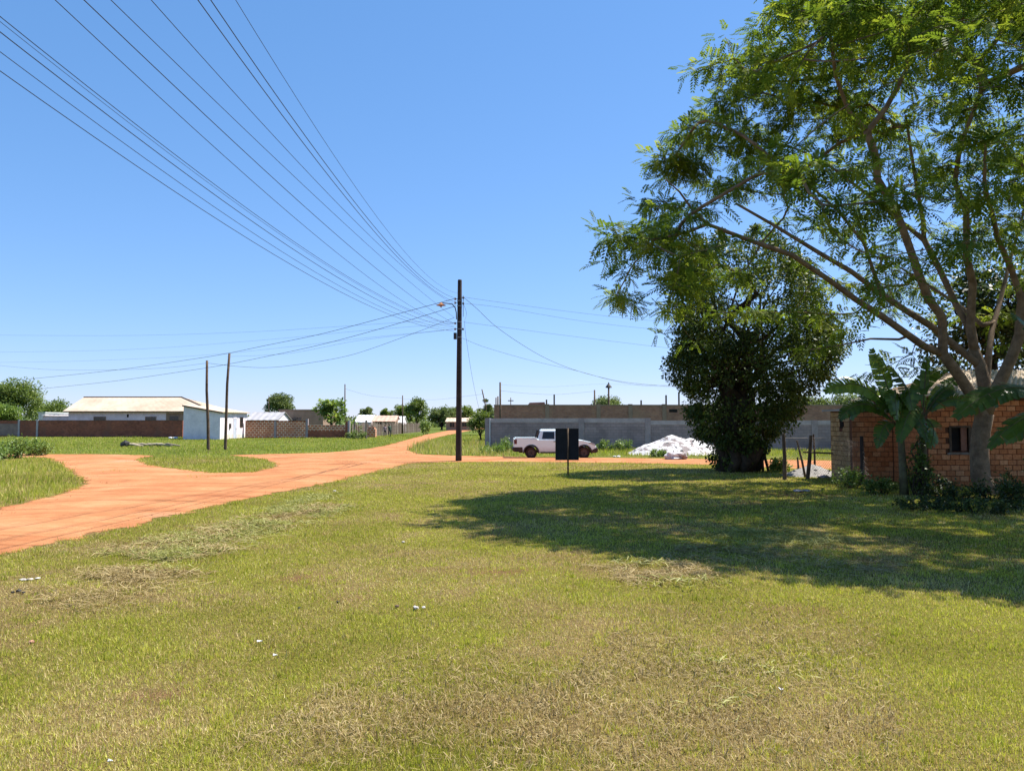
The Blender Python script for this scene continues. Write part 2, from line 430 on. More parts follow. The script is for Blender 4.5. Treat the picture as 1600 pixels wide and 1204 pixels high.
# ------------------------------------------------------------------ shared materials
M = {}
M['bark'] = mat_plain('bark', (0.30, 0.215, 0.145), (0.17, 0.12, 0.08), 5, 0.9, 0.15, 0.8, 0.03)
M['bark_dark'] = mat_plain('bark_dark', (0.09, 0.065, 0.045), (0.045, 0.035, 0.026), 6, 0.95, 0.1, 0.8, 0.03)
M['mimosa'] = mat_leaf('mimosa_leaf', (0.045, 0.085, 0.016), (0.135, 0.195, 0.026), (0.35, 0.39, 0.055), 0.5, 0.6, 0.12, 0.7)
M['ficus'] = mat_leaf('dense_leaf', (0.028, 0.048, 0.012), (0.065, 0.10, 0.02), (0.17, 0.21, 0.035), 0.25, 0.5, 0.22, 0.45)
M['leaf_mid'] = mat_leaf('mid_leaf', (0.06, 0.10, 0.02), (0.12, 0.175, 0.035), (0.23, 0.28, 0.065), 0.35)
M['leaf_light'] = mat_leaf('light_leaf', (0.08, 0.14, 0.03), (0.15, 0.23, 0.05), (0.28, 0.34, 0.09), 0.35)
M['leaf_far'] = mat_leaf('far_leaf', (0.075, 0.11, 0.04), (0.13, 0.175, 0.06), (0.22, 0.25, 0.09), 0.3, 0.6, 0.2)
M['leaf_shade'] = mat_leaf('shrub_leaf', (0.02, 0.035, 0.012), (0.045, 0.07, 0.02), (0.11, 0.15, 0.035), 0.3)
M['wood'] = mat_plain('weathered_wood', (0.16, 0.11, 0.075), (0.075, 0.05, 0.035), 4, 0.9, 0.15, 0.5)
M['wood_dark'] = mat_plain('creosoted_wood', (0.055, 0.038, 0.032), (0.028, 0.02, 0.018), 4, 0.8, 0.25, 0.5)
M['wood_grey'] = mat_plain('grey_wood', (0.30, 0.25, 0.20), (0.16, 0.125, 0.10), 3, 0.95, 0.1, 0.5)
M['cable'] = mat_plain('black_cable', (0.03, 0.032, 0.036), (0.05, 0.05, 0.055), 8, 0.6, 0.3, 0)
M['iron'] = mat_plain('dark_iron', (0.03, 0.03, 0.033), (0.06, 0.045, 0.035), 8, 0.6, 0.4, 0.2)
M['galv'] = mat_plain('galvanised_steel', (0.35, 0.36, 0.37), (0.22, 0.22, 0.22), 8, 0.5, 0.5, 0.1, metal=0.6)
M['rust'] = mat_plain('rust_orange', (0.42, 0.20, 0.09), (0.25, 0.10, 0.05), 8, 0.8, 0.2, 0.2)
M['porcelain'] = mat_plain('porcelain', (0.45, 0.33, 0.30), (0.30, 0.2, 0.18), 8, 0.3, 0.5, 0)
M['white_plaster'] = mat_plain('white_plaster', (0.88, 0.79, 0.83), (0.72, 0.65, 0.68), 1.2, 0.9, 0.15, 0.15)
M['white_rough'] = mat_plain('whitewashed_wall', (0.82, 0.72, 0.76), (0.62, 0.54, 0.57), 0.9, 0.95, 0.1, 0.2)
M['brown_plaster'] = mat_plain('brown_plaster', (0.34, 0.235, 0.17), (0.26, 0.18, 0.13), 1.0, 0.95, 0.1, 0.2)
M['grey_plaster'] = mat_plain('grey_cement', (0.38, 0.315, 0.325), (0.28, 0.235, 0.245), 1.5, 0.95, 0.1, 0.2)
M['cement_light'] = mat_plain('light_cement', (0.50, 0.43, 0.44), (0.38, 0.325, 0.33), 2, 0.95, 0.1, 0.2)
M['dark'] = mat_plain('dark_opening', (0.018, 0.016, 0.016), (0.03, 0.026, 0.024), 3, 0.9, 0.1, 0)
M['glass'] = mat_plain('dark_glass', (0.012, 0.014, 0.018), (0.02, 0.022, 0.026), 3, 0.08, 0.5, 0)
M['roof_beige'] = mat_plain('dusty_beige_roof', (0.60, 0.49, 0.375), (0.48, 0.365, 0.265), 0.35, 0.9, 0.15, 0.2)
M['roof_dark'] = mat_plain('brown_roof_edge', (0.16, 0.10, 0.07), (0.1, 0.07, 0.05), 3, 0.9, 0.1, 0.2)
M['roof_grey'] = mat_plain('grey_sheet_roof', (0.42, 0.41, 0.42), (0.30, 0.29, 0.3), 0.8, 0.7, 0.3, 0.1)
M['roof_white'] = mat_plain('white_tarp', (0.78, 0.78, 0.80), (0.66, 0.66, 0.68), 1.0, 0.6, 0.3, 0.1)
M['roof_orange'] = mat_plain('orange_sheet_roof', (0.62, 0.42, 0.32), (0.5, 0.30, 0.22), 1.0, 0.8, 0.2, 0.1)
M['brick_far'] = mat_brick('far_red_brick', ((0.38, 0.125, 0.075), (0.25, 0.085, 0.055)), (0.24, 0.125, 0.09), 0.27, 0.16, 0.014, stain=(0.22, 0.10, 0.07))
M['brick_mid'] = mat_brick('pale_jointed_brick', ((0.56, 0.18, 0.085), (0.40, 0.12, 0.06)), (0.80, 0.66, 0.50), 0.46, 0.26, 0.035, stain=(0.50, 0.20, 0.11))
M['brick_brown'] = mat_brick('brown_brick', ((0.43, 0.22, 0.145), (0.31, 0.155, 0.105)), (0.30, 0.20, 0.16), 0.26, 0.14, 0.016, stain=(0.34, 0.215, 0.14))
M['block'] = mat_brick('grey_block', ((0.34, 0.275, 0.285), (0.29, 0.235, 0.245)), (0.22, 0.185, 0.19), 0.40, 0.20, 0.010, 0.5)
M['straw'] = mat_leaf('straw', (0.20, 0.14, 0.06), (0.33, 0.25, 0.115), (0.46, 0.37, 0.19), 0.2, 0.7, 0.15)
M['plaster_cut'] = mat_leaf('cut_leaf', (0.13, 0.14, 0.03), (0.27, 0.27, 0.07), (0.44, 0.42, 0.17), 0.25, 0.6, 0.2)

# ------------------------------------------------------------------ leaves and branches
def leaf_quads(P, L, W, out=None, ob=0.5, ub=0.5, rng=RNG, droop=0.0):
    n = len(P)
    d = rdir(n, rng)
    if out is not None: d = unit(d + out * ob)
    d[:, 2] -= droop; d = unit(d)
    up = unit(rdir(n, rng) + np.array([0, 0, ub * 2]))
    s = unit(np.cross(d, up)); nn = np.cross(s, d)
    k = rng.uniform(0.65, 1.25, (n, 1)); L = L * k; W = W * k
    V = np.empty((n, 4, 3))
    V[:, 0] = P; V[:, 1] = P + d * L * 0.45 + s * W * 0.5 + nn * L * 0.06
    V[:, 2] = P + d * L - nn * L * 0.08; V[:, 3] = P + d * L * 0.45 - s * W * 0.5 + nn * L * 0.06
    return V
def clump_points(C, R, n, rng=RNG, flat=0.75):
    """n points round each clump centre, denser towards the clump's skin"""
    k = len(C)
    d = rdir(k * n, rng).reshape(k, n, 3); r = rng.random((k, n, 1)) ** 0.45
    o = d * r * np.asarray(R).reshape(-1, 1, 1); o[:, :, 2] *= flat
    return (C[:, None, :] + o).reshape(-1, 3), o.reshape(-1, 3)
def limb_curve(a, b, n=6, sag=0.0, wob=0.15, rng=RNG):
    a = np.array(a, float); b = np.array(b, float); L = np.linalg.norm(b - a)
    t = np.linspace(0, 1, n)[:, None]
    p = a + (b - a) * t
    p[:, 2] += (np.sin(t[:, 0] * math.pi) * sag * L)
    p[1:-1] += rng.normal(size=(n - 2, 3)) * wob * L * 0.12
    return p
def make_tree(name, label, x, y, h, rx, rz=None, trunk_h=None, tr=0.18, clumps=40, per=120, leaf=0.25, mat='leaf_far', bark='bark_dark', cr=None, seed=1,
              group=None, base=0.0, shape=1.0, ry=None, cz=None, up=0.6):
    rng = np.random.default_rng(seed)
    ry = ry or rx; trunk_h = trunk_h if trunk_h is not None else h * 0.25
    rz = rz or (h - trunk_h) / 2 * 1.05
    czz = cz if cz is not None else h - rz
    root = thing(name, label, 'tree', (x, y, base), 0, group)
    cr = cr or rx * 0.32
    d = rdir(clumps, rng); r = rng.random((clumps, 1)) ** 0.5 * 0.9 + 0.08
    d[:, 2] = np.where(d[:, 2] < -0.55, -d[:, 2], d[:, 2])
    C = d * r * np.array([rx - cr * 0.6, ry - cr * 0.6, rz - cr * 0.5]) + np.array([0, 0, czz])
    R = cr * rng.uniform(0.55, 1.3, clumps)
    P, o = clump_points(C, R, per, rng)
    out = unit(o + (P - np.array([0, 0, czz])) * 0.3)
    V = leaf_quads(P, leaf, leaf * 0.6, out, 0.8, up, rng, 0.1)
    tint = np.clip(np.repeat(rng.random(clumps), per) * 0.5 + rng.random(len(P)) * 0.6, 0, 1)
    np_mesh('crown', V, 4, M[mat], tint, root)
    mb = MB()
    top = czz + rz * 0.35
    tp = limb_curve((0, 0, -0.1), (rng.normal() * 0.1 * rx, rng.normal() * 0.1 * ry, top), 7, 0, 0.3, rng)
    mb.tube(tp, [tr * (1.25 if i == 0 else 1 - 0.75 * i / 6) for i in range(7)], 9)
    for c in C[: min(clumps, 26)]:
        zt = min(max(trunk_h * 0.7, c[2] - rx * rng.uniform(0.35, 0.9)), top * 0.9)
        i = np.interp(zt, tp[:, 2], np.arange(7)); b = tp[int(i)] * (1 - i % 1) + tp[min(int(i) + 1, 6)] * (i % 1)
        mb.tube(limb_curve(b, c, 5, 0.06, 0.4, rng), [tr * 0.4, tr * 0.32, tr * 0.24, tr * 0.17, tr * 0.07], 6)
    mb.build('trunk', M[bark], root, smooth=True)
    return root
def make_shrub(name, label, x, y, h, r, n=10, per=60, leaf=0.09, mat='leaf_light', seed=1, group=None, cat='bush', ry=None, erect=0.3):
    rng = np.random.default_rng(seed); ry = ry or r
    root = thing(name, label, cat, (x, y, 0), 0, group)
    mb = MB(); PP = []; OO = []; TT = []
    for i in range(n):
        a = rng.uniform(0, 2 * math.pi); q = rng.random() ** 0.6
        tip = np.array([math.cos(a) * r * q, math.sin(a) * ry * q, h * (1 - 0.45 * q * q) * rng.uniform(0.7, 1.08)])
        b = np.array([tip[0] * (0.2 + erect), tip[1] * (0.2 + erect), 0.0])
        c = limb_curve(b, tip, 6, 0.03, 0.5, rng)
        mb.tube(c, [0.018 * h ** 0.5, 0.016 * h ** 0.5, 0.013 * h ** 0.5, 0.01 * h ** 0.5, 0.008 * h ** 0.5, 0.003], 5)
        t = rng.random(per) ** 0.7 * 0.9 + 0.1
        p = np.stack([np.interp(t, np.linspace(0, 1, 6), c[:, j]) for j in range(3)], 1)
        o = rdir(per, rng) * rng.random((per, 1)) * min(r, h) * 0.28
        p = p + o; p[:, 2] = np.maximum(p[:, 2], 0.02)
        PP.append(p); OO.append(unit(o + np.array([tip[0], tip[1], h * 0.4]) * 0.2)); TT.append(np.clip(rng.random() * 0.5 + rng.random(per) * 0.6, 0, 1))
    V = leaf_quads(np.concatenate(PP), leaf, leaf * 0.55, np.concatenate(OO), 0.8, 0.6, rng, 0.1)
    np_mesh('foliage', V, 4, M[mat], np.concatenate(TT), root)
    mb.build('stem', M['bark_dark'], root)
    return root

# ------------------------------------------------------------------ the wide feathery shade tree at the right
def build_shade_tree():
    rng = np.random.default_rng(11)
    T0 = Vector((13.05, 21.2, 0))
    root = thing('shade_tree', 'wide spreading shade tree with feathery leaves and forked trunk before the brick house', 'tree', T0)
    TY = 21.2
    def tr(pts, y0, y1):
        n = len(pts)
        return [np.array(at(px, py, y0 + (y1 - y0) * (i / (n - 1)) ** 1.1)) - np.array(T0) for i, (px, py) in enumerate(pts)]
    nodes = []; par = []; minr = []
    def add_chain(start, pts, r0, r1):
        """start: node index or None; returns list of node indices"""
        idx = []; prev = start
        seg = [nodes[start]] + pts if start is not None else pts
        dense = []
        for a, b in zip(seg[:-1], seg[1:]):
            k = max(1, int(np.linalg.norm(b - a) / 0.3))
            dense += [a + (b - a) * (j / k) for j in range(1, k + 1)]
        if start is None: dense = [seg[0]] + dense
        N = len(dense)
        for j, p in enumerate(dense):
            nodes.append(np.array(p)); par.append(-1 if prev is None else prev)
            minr.append(r0 + (r1 - r0) * j / max(N - 1, 1)); prev = len(nodes) - 1; idx.append(prev)
        return idx
    def near(p):
        A = np.array(nodes); return int(np.argmin(((A - p) ** 2).sum(1)))
    trunk = add_chain(None, [np.array([0.03, 0, -0.15]), np.array([0, 0, 0.1])] + tr([(1532, 745), (1530, 705), (1533, 672), (1538, 650)], 21.2, 21.2), 0.27, 0.22)
    f0 = trunk[-1]
    s1 = add_chain(f0, tr([(1530, 640), (1515, 612), (1497, 585), (1473, 552)], 21.1, 20.7), 0.155, 0.135)
    a1 = add_chain(s1[-1], tr([(1473, 530), (1472, 495), (1451, 467), (1438, 435), (1417, 375), (1399, 327), (1371, 280), (1369, 249), (1355, 206)], 20.6, 18.3), 0.115, 0.075)
    add_chain(a1[-1], tr([(1385, 168), (1416, 110), (1420, 57), (1425, 0)], 18.2, 17.0), 0.055, 0.03)
    add_chain(a1[-1], tr([(1325, 172), (1306, 120), (1300, 74), (1290, 20)], 18.1, 16.6), 0.05, 0.025)
    b1 = add_chain(s1[-1], tr([(1444, 541), (1420, 524), (1378, 494), (1336, 467), (1295, 437), (1237, 398), (1162, 372), (1105, 350)], 20.6, 17.8), 0.10, 0.035)
    add_chain(b1[-1], tr([(1080, 325), (1062, 300), (1040, 280)], 17.7, 17.0), 0.03, 0.012)
    add_chain(b1[-1], tr([(1075, 362), (1022, 374), (985, 372), (960, 378)], 17.7, 16.9), 0.03, 0.010)
    add_chain(near(tr([(1420, 524), (1420, 524)], 20.2, 20.2)[0]), tr([(1405, 530), (1360, 529), (1318, 538), (1270, 546)], 20.3, 20.6), 0.035, 0.012)
    s2 = add_chain(f0, tr([(1541, 615), (1532, 572), (1523, 550)], 21.3, 21.5), 0.19, 0.15)
    c1 = add_chain(s2[-1], tr([(1513, 510), (1492, 472), (1468, 420), (1444, 375), (1409, 347), (1350, 300), (1300, 262)], 21.5, 22.3), 0.10, 0.035)
    add_chain(near(tr([(1446, 378), (1446, 378)], 21.8, 21.8)[0]), tr([(1442, 345), (1434, 300), (1424, 240), (1415, 180)], 21.9, 21.0), 0.05, 0.025)
    d1 = add_chain(s2[-2], tr([(1480, 530), (1456, 510), (1420, 488), (1378, 460), (1330, 424), (1285, 398), (1206, 350), (1150, 318)], 21.4, 18.9), 0.105, 0.03)
    add_chain(near(tr([(1380, 461), (1380, 461)], 20.3, 20.3)[0]), tr([(1365, 425), (1350, 380), (1310, 330), (1260, 285), (1210, 250)], 20.2, 18.2), 0.05, 0.015)
    e1 = add_chain(s2[-1], tr([(1516, 505), (1520, 444), (1510, 398), (1510, 330), (1492, 285), (1500, 230), (1530, 150)], 21.4, 19.2), 0.10, 0.035)
    f1 = add_chain(s2[1], tr([(1545, 555), (1550, 515), (1564, 465), (1580, 400), (1600, 330)], 21.6, 23.5), 0.09, 0.03)
    g1 = add_chain(f1[len(f1) // 3], tr([(1535, 508), (1500, 478), (1470, 458), (1410, 420)], 22.0, 24.5), 0.07, 0.03)
    s3 = add_chain(f0, tr([(1548, 625), (1562, 598), (1580, 560), (1594, 522), (1597, 470)], 21.0, 20.6), 0.17, 0.12)
    add_chain(s3[-1], tr([(1580, 420), (1558, 370), (1552, 338), (1538, 290), (1540, 220)], 20.4, 17.5), 0.085, 0.03)
    add_chain(s3[-1], tr([(1640, 400), (1700, 300), (1760, 180)], 20.2, 17), 0.085, 0.03)
    add_chain(s3[-2], [np.array([2.5, -2.5, 5.0]), np.array([1.5, -5.0, 6.5]), np.array([0.0, -7.5, 7.6])], 0.08, 0.03)
    add_chain(s3[-2], [np.array([3.0, 1.5, 5.5]), np.array([4.5, 3.0, 8.0])], 0.08, 0.03)
    # foliage clumps: an umbrella-shaped shell, with gaps
    N = 7000
    th = rng.uniform(0, 2 * math.pi, N); q = np.sqrt(rng.random(N))
    Rx = np.where(np.cos(th) < 0, 10.6, 8.5); Ry = np.where(np.sin(th) < 0, 12.0, 5.6)
    X = np.cos(th) * q * Rx; Y = np.sin(th) * q * Ry
    zhi = np.interp(q, [0, 0.5, 0.70, 0.78, 0.84, 0.89, 0.95, 1.0], [15.0, 14.0, 12.6, 11.3, 9.4, 8.3, 7.1, 6.0])
    zhi = zhi - 1.4 * np.clip(-Y - 3.5, 0, 6) / 6 + 0.9 * (vnoise(X, Y, 2.2, 5) - 0.5)
    u = rng.random(N)
    Z = zhi - u * 5.0 * (1 - 0.78 * q)
    Z = np.round(Z / 0.95) * 0.95 + rng.normal(0, 0.13, N)          # foliage in flat tiers
    keep = (fbm(X + Z * 0.8, Y - Z * 0.6, 1.7, 14, 3) > 0.462) & (Z > 3.8)
    C = np.stack([X, Y, Z], 1)[keep][:1800]
    npx = 520; ex = rng.uniform(1330, 1660, npx); ey = rng.uniform(170, 440, npx); eY = rng.uniform(17.0, 25.5, npx)
    E = np.array([np.array(at(a_, b_, c_)) - np.array(T0) for a_, b_, c_ in zip(ex, ey, eY)])
    E = E[fbm(E[:, 0] + E[:, 2] * 0.8, E[:, 1] - E[:, 2] * 0.6, 1.7, 14, 3) > 0.48][:110]
    C = np.concatenate([C, E])
    # a few low sprays under the crown as seen in front of the house and the sky
    low = np.array([np.array(at(px, py, yy)) - np.array(T0) for px, py, yy in
                    [(1310, 520, 20.5), (1285, 535, 20.6), (1265, 545, 20.6), (1335, 515, 20.4), (1240, 500, 20.0), (1215, 470, 19.5), (1255, 455, 19.4), (1395, 575, 20.5), (1365, 583, 20.4), (1420, 560, 20.6),
                     (1440, 575, 20.8), (1090, 395, 17.6), (1125, 405, 17.8), (1160, 420, 18.2), (968, 366, 16.9), (958, 376, 16.8), (975, 368, 16.9), (1005, 352, 17.0), (1030, 360, 17.1), (952, 358, 16.8), (965, 350, 16.8), (1000, 360, 17), (1060, 365, 17.2)]])
    C = np.concatenate([C, low])
    order = np.argsort(((C[:, None, :] - np.array(nodes)[None, ::4, :]) ** 2).sum(-1).min(1))
    C = C[order]
    # grow a twig from the nearest branch to every clump
    nskel = len(nodes)
    buf = np.zeros((60000, 3)); buf[:nskel] = np.array(nodes); cnt = nskel
    parl = par[:]; base_nodes = nskel
    elig = np.ones(60000, bool); elig[: len(trunk)] = False
    tips = []
    for c in C:
        A = buf[:cnt]; d = ((A - c) ** 2).sum(1)
        d = np.where(elig[:cnt], d, 1e9) + np.where(A[:, 2] > c[2] + 0.5, 2.0, 0)
        j = int(np.argmin(d)); p = A[j].copy(); L = math.sqrt(((c - p) ** 2).sum())
        k = max(1, int(L / 0.45)); prev = j
        mid = (p + c) / 2 + rng.normal(size=3) * 0.10 * L; mid[2] -= 0.04 * L
        for i in range(1, k + 1):
            t = i / k; v = p * (1 - t) ** 2 + 2 * mid * t * (1 - t) + c * t * t
            buf[cnt] = v; parl.append(prev); prev = cnt; cnt += 1
        tips.append(prev)
    ka = [[] for _ in range(cnt)]
    for i in range(cnt):
        if parl[i] >= 0: ka[parl[i]].append(i)
    for it in range(5):                                   # ease the kinks where twigs leave twigs
        nb = buf.copy()
        for i in range(nskel, cnt):
            if ka[i]: nb[i] = buf[i] * 0.5 + buf[parl[i]] * 0.25 + buf[ka[i]].mean(0) * 0.25
        buf = nb
    # pipe-model radii
    area = np.zeros(cnt); area[tips] = 1.0
    for i in range(cnt - 1, -1, -1):
        if parl[i] >= 0: area[parl[i]] += area[i] if area[i] > 0 else 0
    rad = 0.0068 * np.maximum(area, 1) ** 0.47
    for i in range(nskel): rad[i] = max(minr[i], min(rad[i], minr[i] * 1.2))
    kids = {}
    for i in range(cnt): kids.setdefault(parl[i], []).append(i)
    mb = MB(); stack = [(-1, r) for r in kids[-1]]
    while stack:
        p, s = stack.pop(); ch = [p] if p >= 0 else []
        cur = s
        while True:
            ch.append(cur); ks = kids.get(cur, [])
            if not ks: break
            ks = sorted(ks, key=lambda i: -rad[i] - (10 if cur < nskel and i == cur + 1 and i < nskel else 0)); nxt = ks[0]
            for o in ks[1:]: stack.append((cur, o))
            cur = nxt
        rr = [rad[i] for i in ch]
        if p >= 0 and len(rr) > 1: rr[0] = min(rr[0], rr[1] * 1.15)
        mb.tube([buf[i] for i in ch], rr, 10 if max(rr) > 0.09 else (7 if max(rr) > 0.03 else 4), True)
    mb.build('trunk', M['bark'], root, smooth=True)
    # fronds: feathery bipinnate leaves
    C = buf[tips]
    nf = 15; n = len(C) * nf
    offs = rdir(n, rng) * (rng.random((n, 1)) ** 0.5) * np.array([0.46, 0.46, 0.12])
    P = np.repeat(C, nf, 0) + offs
    d = unit(offs * np.array([1, 1, 0.4]) + rdir(n, rng) * 0.30); d[:, 2] -= 0.16; d = unit(d)
    up = unit(rdir(n, rng) * 0.35 + np.array([0, 0, 1.0])); s = unit(np.cross(d, up)); nn = np.cross(s, d)
    L = rng.uniform(0.26, 0.46, (n, 1)); K = 7
    Q = np.empty((n, 2 * K, 4, 3))
    for k in range(K):
        t = 0.18 + 0.82 * k / (K - 1)
        b = P + d * L * t - np.array([0, 0, 1]) * L * t * t * 0.22
        pl = L * (0.34 * (1 - 0.35 * abs(t - 0.5) * 2))
        for m, sg in ((0, 1), (1, -1)):
            dd = unit(d * (0.62 + 0.35 * t) + s * sg * 0.95 - nn * 0.18 + rng.normal(size=(n, 3)) * 0.08)
            ww = unit(np.cross(dd, nn)) * 0.018 * (1 + 0.4 * rng.random((n, 1)))
            Q[:, 2 * k + m, 0] = b; Q[:, 2 * k + m, 1] = b + dd * pl * 0.5 + ww
            Q[:, 2 * k + m, 2] = b + dd * pl - nn * pl * 0.12; Q[:, 2 * k + m, 3] = b + dd * pl * 0.5 - ww
    ct = np.repeat(rng.random(len(C)), nf)
    tint = np.clip(ct * 0.55 + rng.random(n) * 0.5, 0, 1)
    np_mesh('crown', Q.reshape(-1, 4, 3), 4, M['mimosa'], np.repeat(tint, 2 * K), root)
build_shade_tree()

# ------------------------------------------------------------------ dense dark tree in the middle
def build_dense_tree():
    rng = np.random.default_rng(5)
    Y0 = 30.8
    T0 = Vector(((1148 - 800) / F * Y0, Y0, 0))
    root = thing('dense_tree', 'dense dark leafy tree clothed in foliage to its base beside the white rubble heap', 'tree', T0)
    prof = [(736, 1112, 1186), (715, 1106, 1190), (695, 1098, 1200), (680, 1086, 1218), (665, 1072, 1236), (640, 1060, 1252), (615, 1066, 1270), (590, 1042, 1300), (572, 1030, 1312),
            (550, 1048, 1318), (525, 1042, 1322), (500, 1036, 1304), (470, 1040, 1296), (440, 1028, 1290), (420, 1036, 1276), (400, 1050, 1256), (380, 1076, 1226), (362, 1110, 1190)]
    pz = np.array([at(1148, p[0], Y0).z for p in prof]); lo = np.array([at(p[1], p[0], Y0).x for p in prof]) - T0.x; hi = np.array([at(p[2], p[0], Y0).x for p in prof]) - T0.x
    K = 540
    z = rng.uniform(pz[0] + 0.1, pz[-1], K * 4)
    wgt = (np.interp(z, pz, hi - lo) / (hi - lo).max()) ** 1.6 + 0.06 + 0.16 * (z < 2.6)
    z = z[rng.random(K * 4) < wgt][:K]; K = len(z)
    a = np.interp(z, pz, lo); b = np.interp(z, pz, hi); cx = (a + b) / 2; hw = (b - a) / 2
    th = rng.uniform(0, 2 * math.pi, K); q = np.sqrt(rng.random(K)) * 0.35 + 0.62
    R = np.clip(hw * 0.27, 0.22, 0.62) * rng.uniform(0.7, 1.3, K)
    R = np.where(z > 3.2, R * 0.85, R)
    C = np.stack([cx + np.cos(th) * q * np.maximum(hw - R * 0.55, 0.1), np.sin(th) * q * np.maximum(hw * 0.92 - R * 0.55, 0.1), z], 1)
    per = 140
    P, o = clump_points(C, R, per, rng, 0.8)
    P[:, 2] = np.maximum(P[:, 2], 0.05)
    V = leaf_quads(P, 0.135, 0.075, unit(o + 0.2 * (P - np.array([0, 0, 5]))), 0.7, 0.5, rng, 0.25)
    tint = np.clip(np.repeat(rng.random(K), per) * 0.55 + rng.random(len(P)) * 0.5 + 0.22 * np.repeat((z > 5.2) * 1.0, per) - 0.06, 0, 1)  # high clumps tinted lighter: the sunlit top is painted into the leaf colour
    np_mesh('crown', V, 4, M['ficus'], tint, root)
    mb = MB()
    stems = []
    for i in range(9):
        an = 2 * math.pi * i / 9; r = 0.55 + 0.2 * rng.random()
        p = limb_curve((math.cos(an) * r, math.sin(an) * r * 0.8, -0.1), (math.cos(an) * r * 0.9 + rng.normal() * 0.2, math.sin(an) * r * 0.6, 3.2 + rng.random()), 8, 0, 0.5, rng)
        mb.tube(p, np.linspace(0.24, 0.13, 8).tolist(), 8); stems.append(p[-1])
    mb.tube(limb_curve((0, 0, -0.1), (0.1, 0, 8.2), 10, 0, 0.3, rng), np.linspace(0.6, 0.07, 10).tolist(), 10)
    for c in C[:70]:
        s = stems[rng.integers(9)] if c[2] > 3.4 else np.array([0, 0, max(0.4, c[2] - 1)])
        mb.tube(limb_curve(s, c, 6, 0.03, 0.5, rng), [0.075, 0.06, 0.05, 0.035, 0.022, 0.008], 6)
    for dx, dz in ((0.62, 1.7), (0.85, 1.6), (-0.75, 2.2)):   # hanging aerial roots beside the stem
        mb.tube(limb_curve((dx + 0.35, -0.4, -0.05), (dx + 0.3, -0.3, dz + 1.2), 6, 0, 0.3, rng), 0.055, 6)
    mb.build('trunk', M['bark_dark'], root, smooth=True)
build_dense_tree()

# ------------------------------------------------------------------ power pole and cables
POLE_Y = 38.7
PX = at(717, 600, POLE_Y).x
def pz_(py): return at(717, py, POLE_Y).z
def build_pole():
    r = thing('utility_pole', 'tall dark wooden utility pole with street lamp and many cables at the crossing', 'utility pole', (PX, POLE_Y, 0))
    H = pz_(437)
    MB().tube([(0, 0, -0.2), (0, 0, 0.3), (0.01, 0, H * 0.5), (0.03, 0, H - 0.04), (0.03, 0, H)], [0.16, 0.155, 0.135, 0.105, 0.09], 12).build('post', M['wood_dark'], r, smooth=True)
    z = pz_(496)
    arm = [(-0.13, -0.05, z - 0.1), (-0.14, -0.06, z + 0.25), (-0.2, -0.08, z + 0.5), (-0.34, -0.12, z + 0.66), (-0.6, -0.15, z + 0.70), (-0.86, -0.18, z + 0.71)]
    MB().tube(arm, 0.025, 8).build('lamp_arm', M['iron'], r, smooth=True)
    lamp = MB().lathe([(0.02, 0.05), (0.05, 0.04), (0.09, -0.02), (0.24, -0.09), (0.25, -0.10), (0.10, -0.075), (0.02, -0.06)], 16, (-0.9, -0.18, z + 0.69)).build('lamp_shade', M['rust'], r, smooth=True)
    MB().lathe([(0.02, -0.06), (0.045, -0.1), (0.05, -0.15), (0.02, -0.2)], 10, (-0.9, -0.18, z + 0.69)).build('bulb', M['porcelain'], lamp, smooth=True)
    for py in (470, 478, 503, 514, 527):
        MB().lathe([(0.125, -0.02), (0.128, -0.02), (0.128, 0.02), (0.125, 0.02)], 14, (0.02, 0, pz_(py))).build('steel_band', M['galv'], r)
    for dx, py in ((-0.2, 467), (-0.2, 473), (0.21, 465), (0.21, 474), (-0.2, 505), (-0.2, 514), (0.2, 514)):
        i = MB().lathe([(0.03, -0.06), (0.05, -0.05), (0.035, -0.01), (0.055, 0.01), (0.035, 0.04), (0.02, 0.06)], 10, (dx, -0.02, pz_(py))).build('insulator', M['porcelain'] if dx < 0 else M['iron'], r, smooth=True)
        MB().box(min(dx, 0.08 * (1 if dx > 0 else -1)), max(dx, 0.08 * (1 if dx > 0 else -1)), -0.035, -0.005, pz_(py) - 0.012, pz_(py) + 0.012).build('bracket', M['iron'], i)
    MB().tube([(0.21, -0.03, pz_(462)), (0.21, -0.03, pz_(495))], 0.014, 6).build('insulator_rack', M['iron'], r)
    b = MB().box(-0.27, -0.12, -0.12, 0.06, pz_(530), pz_(520)).build('junction_box', M['iron'], r, bevel=0.01)
    MB().box(-0.25, -0.14, -0.128, -0.122, pz_(529), pz_(521)).build('box_lid', M['cable'], b)
build_pole()
def smooth_poly(P, n=8):
    P = [np.array(p, float) for p in P]; out = []
    for i in range(len(P) - 1):
        p0 = P[max(i - 1, 0)]; p1 = P[i]; p2 = P[i + 1]; p3 = P[min(i + 2, len(P) - 1)]
        for j in range(n):
            t = j / n
            out.append(0.5 * ((2 * p1) + (p2 - p0) * t + (2 * p0 - 5 * p1 + 4 * p2 - p3) * t * t + (-p0 + 3 * p1 - 3 * p2 + p3) * t ** 3))
    out.append(P[-1]); return out
def cable(pts, r, label, group):
    c = Vector(pts[0])
    o = MB().tube([Vector(p) - c for p in pts], r * 0.54, 5).build('overhead_cable', M['cable'], None, c)
    return tag(o, label, 'cable', group)
